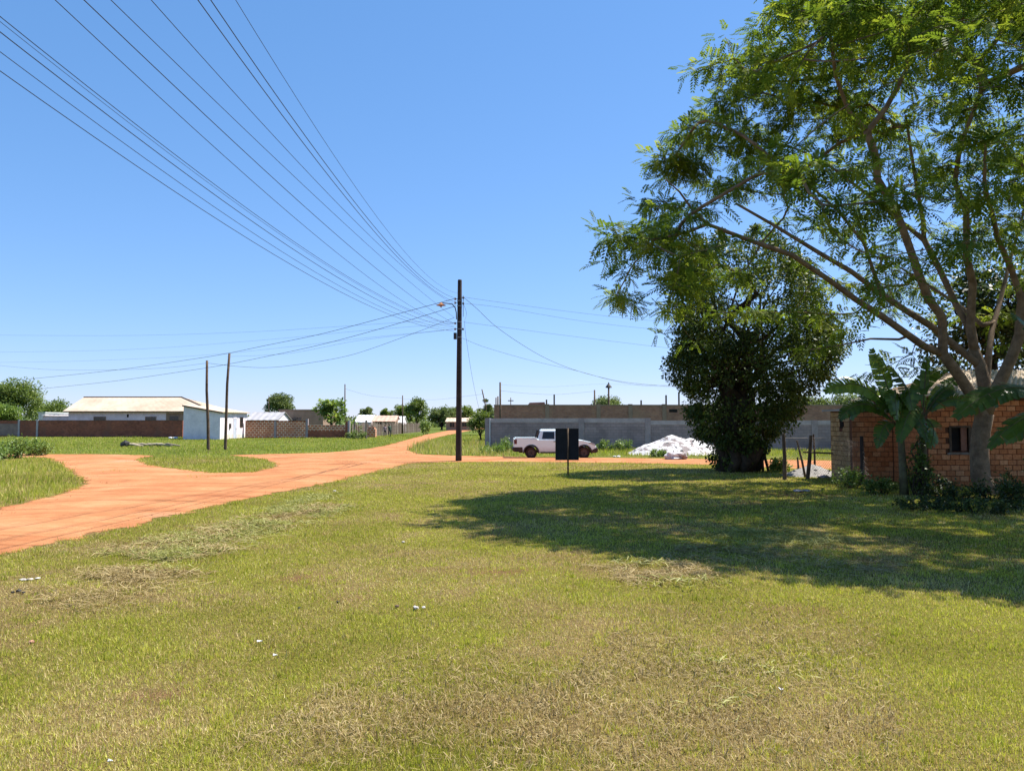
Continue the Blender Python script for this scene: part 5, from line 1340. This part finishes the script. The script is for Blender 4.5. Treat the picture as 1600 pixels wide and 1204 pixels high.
def person(label, px, py, H, shirt, trousers, seed, lean=0.0):
    b = gp(px, py); r = thing('person', label, 'person', b, 0.4 * seed)
    s = H / 1.75
    J = {'pel': (0, 0, 0.95), 'ch': (lean, 0, 1.25), 'neck': (lean, 0, 1.46), 'head': (lean * 1.2, 0.02, 1.60), 'top': (lean * 1.2, 0.02, 1.72),
         'lh': (-0.10, 0, 0.88), 'lk': (-0.13, 0.05, 0.49), 'la': (-0.14, -0.03, 0.07), 'lt': (-0.15, -0.16, 0.04),
         'rh': (0.10, 0, 0.88), 'rk': (0.12, -0.06, 0.49), 'ra': (0.13, 0.04, 0.07), 'rt': (0.14, -0.10, 0.04),
         'ls': (-0.19 + lean, 0, 1.40), 'le': (-0.26, 0.03, 1.12), 'lw': (-0.25, -0.08, 0.86), 'rs': (0.19 + lean, 0, 1.40), 're': (0.26, 0.03, 1.12), 'rw': (0.24, -0.1, 0.88)}
    R = {'pel': .15, 'ch': .16, 'neck': .06, 'head': .095, 'top': .07, 'lh': .095, 'lk': .06, 'la': .042, 'lt': .035, 'rh': .095, 'rk': .06, 'ra': .042, 'rt': .035, 'ls': .065, 'le': .045, 'lw': .032, 'rs': .065, 're': .045, 'rw': .032}
    E = [('pel', 'ch'), ('ch', 'neck'), ('neck', 'head'), ('head', 'top'), ('pel', 'lh'), ('lh', 'lk'), ('lk', 'la'), ('la', 'lt'), ('pel', 'rh'), ('rh', 'rk'), ('rk', 'ra'), ('ra', 'rt'), ('ch', 'ls'), ('ls', 'le'), ('le', 'lw'), ('ch', 'rs'), ('rs', 're'), ('re', 'rw')]
    ks = list(J); me = bpy.data.meshes.new('body'); me.from_pydata([Vector(J[k]) * s for k in ks], [(ks.index(a), ks.index(c)) for a, c in E], [])
    k = NT('clothed_body'); sp = k.n('ShaderNodeSeparateXYZ'); k.l(k.coords(), sp.inputs[0])
    st = [(0.0, (0.04, 0.03, 0.03)), (0.04, trousers), (0.50, shirt), (0.835, (0.16, 0.09, 0.06)), (0.955, (0.015, 0.012, 0.012))]
    col = k.ramp(k.math('DIVIDE', sp.outputs[2], H), st, 'CONSTANT')
    o = link('body', me, k.finish(k.bsdf(col, 0.85, 0.2).outputs[0]), r)
    sk = o.modifiers.new('skin', 'SKIN'); sk.use_smooth_shade = True
    for i, kk in enumerate(ks): me.skin_vertices[0].data[i].radius = (R[kk] * s, R[kk] * s * (0.75 if kk in ('pel', 'ch') else 1))
    me.skin_vertices[0].data[0].use_root = True
    sb = o.modifiers.new('sub', 'SUBSURF'); sb.levels = 1; sb.render_levels = 2
person('person in pale top and dark trousers walking left of another by the paling fence', 601.5, 682.5, 1.6, (0.30, 0.22, 0.24), (0.03, 0.03, 0.04), 1, 0.02)
person('person in green top standing right of another by the paling fence', 609, 682.5, 1.72, (0.06, 0.10, 0.07), (0.04, 0.045, 0.06), 2, -0.02)
def far_pole(label, pts, Y, r0=0.10, r1=0.07, arm=None, lamp=False):
    P = [at(px, py, Y) for px, py in pts]; b = Vector((P[0].x, Y, 0))
    root = thing('far_pole', label, 'utility pole', b, 0, 'far poles')
    top = Vector(P[-1]) - b
    MB().tube([(0, 0, -0.15)] + [Vector(p) - b for p in P[1:]], np.linspace(r0, r1, len(P)).tolist(), 8).build('post', M['wood'], root, smooth=True)
    if arm: MB().box(top.x - arm, top.x + arm, -0.06, 0.06, top.z - 0.5, top.z - 0.38).build('crossarm', M['wood'], root)
    if lamp:
        MB().lathe([(0.05, -0.5), (0.42, -0.42), (0.3, -0.2), (0.12, 0.0), (0.03, 0.25)], 10, tuple(top)).build('lamp', M['iron'], root)
far_pole('thin far pole rising behind the big-leaved tree at the brick wall end', [(539, 668), (539, 600)], 100, 0.10, 0.07)
far_pole('far pole with small lamp in front of the tree row by the paling fence', [(629, 674), (629, 617.5)], 125, 0.12, 0.08)
far_pole('leaning bare far pole just right of the main pole', [(764, 660), (759, 635), (753, 608)], 90, 0.09, 0.06)
far_pole('dark pole at the left end of the unfinished brick building', [(782, 660), (781.5, 597)], 74, 0.11, 0.08)
far_pole('short stub pole just left of the brick building pole', [(778, 650), (778, 619)], 76, 0.08, 0.07)
far_pole('slim stub pole farther left beside the brick building', [(775, 650), (775, 621)], 77, 0.06, 0.06)
far_pole('tiny pole with crossarm above the brick building', [(798, 650), (798, 621)], 110, 0.07, 0.06, 0.4)
far_pole('plain pole rising behind the brick building before the far tree', [(929, 650), (929, 609)], 95, 0.11, 0.09)
far_pole('pole topped by a pointed lamp behind the brick building', [(951, 650), (951, 600)], 95, 0.13, 0.10, None, True)
far_pole('faint thin pole in front of the round far tree on the left', [(420, 655), (420, 618)], 120, 0.06, 0.05)
G = 'thin cables between far poles'
px_cable([(539, 607), (580, 618), (629, 622)], 100, 125, 0.02, 'far cable drooping between the thin far pole and the lamp pole', G)
px_cable([(629, 623), (680, 624), (725, 619), (757, 615)], 125, 90, 0.018, 'far cable from lamp pole passing behind the main pole', G)
px_cable([(782, 610), (820, 614), (870, 616), (929, 611)], 74, 95, 0.018, 'far cable above the brick building between two poles', G)
px_cable([(782, 601), (860, 604), (951, 600), (1070, 606)], 74, 95, 0.010, 'faint uppermost far cable above the brick building', G)

# ------------------------------------------------------------------ other trees and shrubs
make_tree('round_tree', 'big round green tree at the far left edge behind the brick wall', at(18, 640, 128).x, 128, 9.7, 5.2, trunk_h=1.2, clumps=70, per=220, leaf=0.34, mat='leaf_mid', seed=31, tr=0.3)
make_tree('low_tree', 'low light green tree in front of the big round tree at far left', at(8, 640, 120).x, 120, 5.0, 3.6, trunk_h=0.5, clumps=36, per=180, leaf=0.3, mat='leaf_light', seed=32, tr=0.2)
make_tree('far_tree', 'dark hump of tree between the big round tree and the white house', at(84, 640, 190).x, 190, 7.6, 7.0, trunk_h=0.8, clumps=50, per=150, leaf=0.45, mat='leaf_mid', seed=33, tr=0.3)
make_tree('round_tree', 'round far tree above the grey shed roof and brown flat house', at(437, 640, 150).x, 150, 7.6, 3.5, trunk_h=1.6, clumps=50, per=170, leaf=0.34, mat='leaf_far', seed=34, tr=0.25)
def big_leaf_tree():
    make_tree('big_leaved_tree', 'bright big-leaved small tree over the right end of the brick wall', at(517, 650, 97).x, 97, 5.2, 2.35, trunk_h=1.0, clumps=34, per=42, leaf=0.48, mat='leaf_light', seed=35, tr=0.12, up=1.2)
big_leaf_tree()
make_shrub('bush', 'yellow-green bush between the big-leaved tree and paling fence', at(549, 665, 95).x, 95, 2.1, 1.3, 14, 70, 0.25, 'leaf_light', 36)
make_shrub('bush', 'dark low bush at the foot of the paling fence end post', at(557, 683, 88).x, 88, 0.9, 1.5, 14, 60, 0.2, 'leaf_mid', 37)
rowt = [(572, 634, 200, 26, 'leaf_far', 'dark tree at the left end of the far row'), (603, 637, 205, 20, 'leaf_mid', 'low palm-like tuft tree second in the far row'), (631, 628, 195, 34, 'leaf_mid', 'tree behind the far lamp pole'),
        (651, 621, 190, 38, 'leaf_mid', 'tallest brightest tree of the far row'), (690, 634, 180, 44, 'leaf_far', 'broad low tree between the tall far one and the main pole'), (709, 633, 200, 28, 'leaf_far', 'small far tree just left of the main pole'), (730, 632, 190, 28, 'leaf_mid', 'far tree just right of the main pole')]
for i, (px, py, Y, w, m, lab) in enumerate(rowt):
    h = at(px, py, Y).z; rr = w / 2 / F * Y * 1.15
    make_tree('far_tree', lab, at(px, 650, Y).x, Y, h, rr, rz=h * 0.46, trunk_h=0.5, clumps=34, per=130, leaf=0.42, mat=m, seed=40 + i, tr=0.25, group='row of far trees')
make_tree('far_tree', 'dark tree left of the unfinished brick building by the leaning pole', at(762, 640, 110).x, 110, 5.3, 1.9, trunk_h=0.8, clumps=26, per=150, leaf=0.26, mat='leaf_far', seed=50, tr=0.15)
make_tree('young_tree', 'light leafy young tree just right of the main pole before the brick building', at(752, 660, 80).x, 80, 3.5, 1.7, trunk_h=0.5, clumps=26, per=110, leaf=0.2, mat='leaf_mid', seed=51, tr=0.1)
make_shrub('sapling', 'small yellow-green sapling beside the end of the paling fence', at(665, 670, 120).x, 120, 2.6, 0.8, 10, 60, 0.25, 'leaf_light', 52)
make_tree('far_tree', 'pale rounded tree rising behind the brick building roofline', at(945, 640, 140).x, 140, 6.8, 4.4, trunk_h=1.5, clumps=44, per=150, leaf=0.34, mat='leaf_far', seed=53, tr=0.2)
for i, (px, py, Y, w) in enumerate([(1265, 612, 110, 80), (1335, 604, 105, 90), (1420, 600, 100, 90), (1500, 606, 95, 90)]):
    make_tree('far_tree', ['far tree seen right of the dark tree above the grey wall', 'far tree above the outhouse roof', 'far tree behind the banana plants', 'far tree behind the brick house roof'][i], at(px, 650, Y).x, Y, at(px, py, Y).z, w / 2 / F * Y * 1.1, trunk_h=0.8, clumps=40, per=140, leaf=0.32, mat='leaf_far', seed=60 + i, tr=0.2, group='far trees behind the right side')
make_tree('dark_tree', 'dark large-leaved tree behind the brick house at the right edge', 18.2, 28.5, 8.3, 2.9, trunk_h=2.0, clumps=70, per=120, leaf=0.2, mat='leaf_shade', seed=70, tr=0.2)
# weeds by the walls and road
W = [(790, 702, 50, 0.95, 0.8, 'leafy weeds at the left end of the grey wall behind the pickup tail'), (770, 706, 48, 0.6, 0.9, 'low weeds left of the pickup tail lamp'), (944, 703, 52, 0.75, 0.55, 'weed clump by the grey wall right of the pickup bonnet'),
     (974, 703, 52, 0.8, 0.7, 'bright weed clump at the grey wall left of the rubble heap'), (1028, 715, 43.5, 0.4, 0.6, 'low weeds at the left foot of the rubble heap'), (1215, 742, 30.5, 0.5, 0.5, 'small green weeds at the right foot of the dark tree')]
for i, (px, py, Y, h, rr, lab) in enumerate(W):
    make_shrub('weed_clump', lab, at(px, py, Y).x, Y, h, rr, 16, 60, 0.11, 'leaf_light', 80 + i, 'weeds along the grey wall', 'weeds')
W = [(22, 716, 1.15, 1.3, 'leafy weed bush at the left edge on the grass wedge'), (55, 712, 1.0, 1.1, 'leafy weed bush at the tip of the left grass wedge'), (-25, 722, 1.2, 1.5, 'weed bush cut by the left edge of the photo')]
for i, (px, py, h, rr, lab) in enumerate(W):
    g = gp(px, py); make_shrub('weed_bush', lab, g.x, g.y, h, rr, 26, 80, 0.12, 'leaf_light', 90 + i, 'weeds on the left grass wedge', 'weeds')
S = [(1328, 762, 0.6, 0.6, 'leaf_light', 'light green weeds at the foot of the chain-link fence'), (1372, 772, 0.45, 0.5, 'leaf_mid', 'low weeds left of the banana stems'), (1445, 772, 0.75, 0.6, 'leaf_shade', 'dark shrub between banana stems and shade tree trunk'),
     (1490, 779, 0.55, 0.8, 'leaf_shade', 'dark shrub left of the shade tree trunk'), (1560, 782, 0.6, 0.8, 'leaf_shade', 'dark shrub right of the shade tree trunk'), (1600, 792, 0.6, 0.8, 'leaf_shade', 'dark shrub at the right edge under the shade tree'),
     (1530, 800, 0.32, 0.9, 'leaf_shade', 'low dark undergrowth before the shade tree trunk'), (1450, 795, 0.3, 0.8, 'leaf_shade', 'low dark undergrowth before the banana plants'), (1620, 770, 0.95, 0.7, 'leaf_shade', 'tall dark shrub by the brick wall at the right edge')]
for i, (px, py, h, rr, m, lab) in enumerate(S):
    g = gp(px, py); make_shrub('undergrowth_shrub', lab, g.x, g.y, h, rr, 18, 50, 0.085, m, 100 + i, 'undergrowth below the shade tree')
def vine_on_stem():
    g = at(1437, 700, 20.7); make_shrub('climber', 'leafy climber wrapped round the taller banana stem', g.x, 20.75, 1.75, 0.3, 14, 60, 0.10, 'leaf_mid', 120, None, 'climber')
vine_on_stem()
def far_wood():
    rng = np.random.default_rng(77); n = 26000
    ang = rng.uniform(-0.75, 0.75, n); Y = rng.uniform(255, 285, n); X = np.tan(ang) * Y
    h = 2.2 + 3.0 * fbm(X, Y * 0, 22, 6, 4)
    Z = rng.random(n) * h
    V = leaf_quads(np.stack([X, Y, Z], 1), 1.1, 0.8, None, 0, 0.4, rng)
    o = np_mesh('distant_wood', V, 4, M['leaf_far'], rng.random(n)); tag(o, 'low far-off line of woodland along the horizon', kind='stuff')
far_wood()

# ------------------------------------------------------------------ grass
def grass_mat(name, g, s):
    k = NT(name)
    d = k.n('ShaderNodeAttribute', attribute_name='dry').outputs['Fac']; t = k.n('ShaderNodeAttribute', attribute_name='tint').outputs['Fac']
    gc = k.ramp(t, [(0.0, g[0]), (0.5, g[1]), (1.0, g[2])]); sc = k.ramp(t, [(0.0, s[0]), (0.5, s[1]), (1.0, s[2])])
    col = k.mix(d, gc, sc)
    p = k.bsdf(col, 0.6, 0.2); tr = k.n('ShaderNodeBsdfTranslucent'); k.l(k.mix(1.0, col, (1.2, 1.25, 0.7), 'MULTIPLY'), tr.inputs[0])
    mx = k.n('ShaderNodeMixShader'); mx.inputs[0].default_value = 0.35
    k.l(p.outputs[0], mx.inputs[1]); k.l(tr.outputs[0], mx.inputs[2]); return k.finish(mx.outputs[0])
STRAW = ((0.22, 0.145, 0.06), (0.50, 0.37, 0.17), (0.74, 0.61, 0.34))
M['lawn'] = grass_mat('lawn_blade', ((0.14, 0.155, 0.016), (0.37, 0.395, 0.04), (0.62, 0.60, 0.12)), STRAW)
M['field'] = grass_mat('field_blade', ((0.16, 0.20, 0.02), (0.29, 0.33, 0.038), (0.45, 0.46, 0.09)), STRAW)
def blades(P, h, w, lean, rng, flat=None):
    n = len(P); a = rng.uniform(0, 2 * math.pi, n); ln = np.abs(rng.normal(0, 1, n)) * lean
    d = np.stack([np.cos(a), np.sin(a), np.zeros(n)], 1)
    b = rng.uniform(0, 2 * math.pi, n); s = np.stack([np.cos(b), np.sin(b), np.zeros(n)], 1) * (w[:, None] / 2)
    V = np.empty((n, 3, 3)); V[:, 0] = P - s; V[:, 1] = P + s
    V[:, 2] = P + d * (h * np.sin(np.minimum(ln, 1.45)))[:, None] + np.array([0, 0, 1]) * (h * np.cos(np.minimum(ln, 1.45)))[:, None]
    return V
def scatter(n, y0, y1, rng, half=0.80, power=0.0, margin=1.2):
    """points over the wedge of ground in front of the camera, thinning with distance"""
    u = rng.random(n)
    Y = y0 * (y1 / y0) ** u if power == 0 else (y0 ** power + u * (y1 ** power - y0 ** power)) ** (1 / power)
    X = rng.uniform(-1, 1, n) * (half * Y + margin); return X, Y
def gz(X, Y):
    near = np.clip(1 - (np.hypot(X, Y - 15) - 25) / 20, 0, 1)
    return near * 0.05 * (fbm(X, Y, 2.5, 21, 3) - 0.5) * np.clip(road_sd(X, Y) / 1.5, 0, 1)
def build_lawn():
    rng = np.random.default_rng(123)
    X, Y = scatter(1350000, 3.0, 42, rng)
    sd = road_sd(X, Y)
    edge = 0.65 * (fbm(X, Y, 0.8, 41, 3) - 0.5)
    ok = (sd + edge > 0.06) & (rng.random(len(X)) > bare(X, Y) * 0.93) & ~((Y > 25.5) & (X > 11.2) & (X < 13.0) & (Y < 27.5)) & ~((X > 12.7) & (Y > 23.5) & (Y < 31))
    X, Y, sd = X[ok], Y[ok], sd[ok]; n = len(X)
    dr = dryness(X, Y)
    isdry = (rng.random(n) < np.clip(dr * 0.95 + 0.1, 0.22, 0.92)).astype(float)
    tuft = np.clip((fbm(X, Y, 0.5, 61, 3) - 0.45) * 3, 0, 1)
    h = rng.uniform(0.012, 0.036, n) * (1 + 0.9 * tuft * (1 - dr)) * (1 + np.clip((Y - 6) / 30, 0, 1) * 0.8)
    h = np.where(isdry > 0, h * 1.15, h)
    # longer fringe along the road
    h = np.where((sd < 0.6) & (rng.random(n) < 0.25), h * 1.8, h)
    w = (0.0034 + 0.00058 * Y) * rng.uniform(0.7, 1.3, n)
    lean = np.where(isdry > 0, 1.5, 0.75)
    # scattered taller tufts and weeds
    nt = 2600; tx, ty = scatter(nt, 3.2, 30, rng); per = 26
    okt = (road_sd(tx, ty) > 0.2); tx, ty = tx[okt], ty[okt]; nt = len(tx)
    rt = rng.uniform(0.03, 0.11, nt) * (1 + ty / 25); a_ = rng.uniform(0, 2 * math.pi, (nt, per)); q_ = rng.random((nt, per)) ** 0.6 * rt[:, None]
    X2 = (tx[:, None] + np.cos(a_) * q_).ravel(); Y2 = (ty[:, None] + np.sin(a_) * q_).ravel(); m2 = len(X2)
    h2 = rng.uniform(0.03, 0.075, m2) * np.repeat(rng.uniform(0.6, 1.3, nt), per)
    dryt = np.repeat((rng.random(nt) < 0.3) * 1.0, per)
    X = np.concatenate([X, X2]); Y = np.concatenate([Y, Y2]); h = np.concatenate([h, h2]); isdry = np.concatenate([isdry, dryt])
    w = np.concatenate([w, (0.0045 + 0.0006 * Y2) * rng.uniform(0.7, 1.3, m2)]); lean = np.concatenate([lean, np.full(m2, 0.7)]); n = len(X)
    P = np.stack([X, Y, gz(X, Y) - 0.002], 1)
    V = blades(P, h, w, lean, rng)
    tint = np.clip(0.55 * fbm(X, Y, 1.3, 71, 3) + 0.18 + 0.8 * (rng.random(n) - 0.45), 0, 1)
    o = np_mesh('lawn_grass', V, 3, M['lawn'], tint, extra={'dry': np.clip(isdry * rng.uniform(0.7, 1, n) + 0.12 * rng.random(n), 0, 1)})
    tag(o, 'short mown lawn grass, green and straw coloured', 'grass', kind='stuff')
    # wedge and field grass beyond the road
    X, Y = scatter(260000, 14, 115, rng, 0.80, 0.8)
    sd = road_sd(X, Y); edge = 0.9 * (fbm(X, Y, 1.2, 43, 3) - 0.5)
    northside = (Y > 42) | ((X < -6) & (Y > 15) & (Y > -1.05 * X * 0 + 0))
    lawnside = (Y < 42) & (sd > 0) & ((Y < 17 + 0.0 * X) & (X > -13.5))
    # keep the grass wedge left of the road and everything past the crossing
    patch = (g_spot(X, Y, 190, 737, 1.3, 1.2) + g_spot(X, Y, 150, 716, 2.5, 1.4) + g_spot(X, Y, 320, 746, 1.4, 0.8) + 0.8 * g_spot(X, Y, 460, 716, 2.5, 1.2) + 0.7 * g_spot(X, Y, 620, 700, 1.2, 3)) * fbm(X, Y, 0.9, 44, 3) > 0.42
    wedge = (X < -9.5) & (Y > 18.5) & (Y < 46) & (X / Y < -0.535)
    isl = (Y > 28) & (Y < 48) & (X / Y > -0.50) & (X / Y < -0.29) & (Y > 29)
    beyond = (Y > 43.5)
    ok = (((sd + edge > 0.05) & (wedge | isl | beyond)) | (patch & (rng.random(len(X)) < 0.5))) & ~((Y > 56) & (X > -2.2))
    X, Y = X[ok], Y[ok]; n = len(X)
    tall = ((X > -9.2) & (X < 0) & (Y > 43) & (Y < 75)) | ((X / Y < -0.58) & (Y < 40))
    tall2 = (X > -1) & (Y > 44)
    pn = np.clip((fbm(X, Y, 2.5, 81, 3) - 0.35) * 2, 0, 1)
    wd_ = (X / Y < -0.5) & (Y < 42)
    h = np.where(tall, rng.uniform(0.18, 0.62, n) * (0.5 + pn) * np.where(wd_, 0.5, 1.0), np.where(tall2, rng.uniform(0.12, 0.35, n), rng.uniform(0.06, 0.17, n) * (0.7 + pn)))
    w = (0.006 + 0.0007 * Y) * rng.uniform(0.7, 1.3, n)
    P = np.stack([X, Y, np.full(n, -0.005)], 1)
    V = blades(P, h, w, np.full(n, 0.45), rng)
    tint = np.clip(0.7 * fbm(X, Y, 4, 91, 3) + 0.1 + 0.5 * (rng.random(n) - 0.4), 0, 1)
    dry = np.clip((rng.random(n) < np.where(tall & ~wd_, 0.48, 0.16)) * 0.8 + 0.15 * rng.random(n), 0, 1)
    o = np_mesh('field_grass', V, 3, M['field'], tint, extra={'dry': dry}); tag(o, 'longer field grass beyond and beside the dirt road', 'grass', kind='stuff')
build_lawn()

# ------------------------------------------------------------------ mown clippings and loose cut stems
def strips(P, L, W, rng, ht=0.05):
    """thin bent ribbons lying on the ground; two quads each"""
    n = len(P); a = rng.uniform(0, 2 * math.pi, n)
    d = np.stack([np.cos(a), np.sin(a), rng.normal(0, 0.12, n)], 1); s = np.stack([-np.sin(a), np.cos(a), rng.normal(0, 0.5, n)], 1); s = unit(s) * (W[:, None] / 2)
    c = np.stack([-np.sin(a), np.cos(a), np.zeros(n)], 1) * (rng.normal(0, 0.15, n) * L)[:, None]
    z = np.zeros((n, 3)); z[:, 2] = np.abs(rng.normal(0, ht, n))
    p0 = P; p1 = P + d * (L / 2)[:, None] + c + z; p2 = P + d * L[:, None] + c * 0.3
    p2 = p2.copy(); p2[:, 2] = np.maximum(p2[:, 2], 0.012)
    V = np.empty((n, 2, 4, 3)); V[:, 0, 0] = p0 - s * .6; V[:, 0, 1] = p0 + s * .6; V[:, 0, 2] = p1 + s; V[:, 0, 3] = p1 - s
    V[:, 1, 0] = p1 - s; V[:, 1, 1] = p1 + s; V[:, 1, 2] = p2 + s * .2; V[:, 1, 3] = p2 - s * .2
    return V.reshape(-1, 4, 3)
def build_clippings():
    rng = np.random.default_rng(55)
    # grey-green windrow of mown grass along the road and brown thatch
    lanes = [((30, 950), (250, 890), 0.9, 4200, 'straw'), ((200, 870), (520, 790), 0.9, 6500, 'mix'), ((240, 875), (330, 855), 0.5, 2400, 'mix'), ((290, 850), (460, 815), 0.6, 3200, 'green'), ((940, 900), (1100, 890), 0.7, 2500, 'straw'), ((1130, 830), (1300, 850), 1.2, 2500, 'green'),
             ((880, 1060), (1400, 1130), 2.3, 11000, 'straw'), ((450, 1110), (850, 1170), 2.0, 6000, 'straw'), ((1050, 860), (1400, 890), 1.0, 2000, 'straw'), ((420, 800), (520, 770), 0.6, 1800, 'green')]
    for kind, mat, label in (('straw', M['straw'], 'dry straw clippings strewn over the lawn'), ('green', M['plaster_cut'], 'fresh green mown clippings in windrows by the road')):
        PS = []; LS = []
        for a, b, wd, n, kd in lanes:
            if kd != kind and kd != 'mix': continue
            A = gp(*a); B = gp(*b); t = rng.random(n); q = rng.normal(0, wd * 0.45, n)
            d = (B - A).normalized()
            X = A.x + (B.x - A.x) * t - d.y * q; Y = A.y + (B.y - A.y) * t + d.x * q
            keep = (fbm(X, Y, 0.7, 101 if kind == 'straw' else 105, 3) > 0.42 + (0.16 if wd < 1.5 else 0.5) * (rng.random(n) - 0.5)) & (road_sd(X, Y) > 0.1)
            X, Y, q = X[keep], Y[keep], q[keep]
            hump = 0.07 * np.clip(fbm(X, Y, 0.6, 111, 2) - 0.35, 0, 1) * 2.2 * np.exp(-(q / wd) ** 2 * 2) * (0.12 if Y.mean() < 7 else 1.0)
            PS.append(np.stack([X, Y, gz(X, Y) + 0.012 + hump * rng.random(len(X))], 1)); LS.append(np.full(len(X), 0.38 if Y.mean() < 7 else 1.0))
        P = np.concatenate(PS); n = len(P); ls = np.concatenate(LS)
        V = strips(P, rng.uniform(0.08, 0.30, n) * ls, (0.0018 + 0.0006 * P[:, 1]) * rng.uniform(0.7, 1.5, n), rng, 0.025)
        o = np_mesh('grass_clippings', V, 4, mat, np.repeat(np.clip(rng.random(n), 0, 1), 2)); tag(o, label, 'clippings', kind='stuff')
    # heaps of cut broad leaves, each a thing
    heaps = [(1005, 884, 0.55, 46, 'cut leaves heaped at the edge of the tree shade'), (1072, 914, 0.55, 50, 'pale cut leaves in the sun just below the tree shade'), (1215, 1050, 0.30, 26, 'cut leaf stems on the lawn low on the right'),
             (1175, 1085, 0.26, 20, 'cut leaf stems left of the upright pale scrap'), (1120, 1108, 0.28, 22, 'curled cut stems lowest of the right-hand litter'), (1110, 1036, 0.24, 14, 'pale cut stems above the curled ones on the right'),
             (430, 822, 0.7, 60, 'cut green leaves beside the road on the left lawn'), (330, 862, 0.6, 46, 'brownish cut stems heaped on the left lawn'), (255, 893, 0.6, 46, 'second heap of cut stems on the left lawn'), (1130, 855, 0.8, 50, 'cut branches lying within the tree shade')]
    for i, (px, py, rr, n, lab) in enumerate(heaps):
        g = gp(px, py); a = rng.uniform(0, 2 * math.pi, n); q = rr * rng.random(n) ** 0.7
        P = np.stack([np.cos(a) * q, np.sin(a) * q * 0.6, (0.03 if g.y > 7 else 0.015) + rng.random(n) * (0.06 if g.y > 7 else 0.02) * np.exp(-(q / rr) ** 2)], 1)
        V = strips(P, rng.uniform(0.10, 0.26, n) * (0.6 if g.y < 7 else 1), rng.uniform(0.008, 0.022, n) * (0.55 if g.y < 7 else 1), rng, 0.03 if g.y > 7 else 0.012)
        tag(np_mesh('cut_leaves', V, 4, M['plaster_cut'] if 'brown' not in lab else M['straw'], np.repeat(np.clip(0.4 + 0.6 * rng.random(n), 0, 1), 2), None, (g.x, g.y, 0)), lab, 'cut leaves', 'heaps of cut leaves on the lawn')
build_clippings()
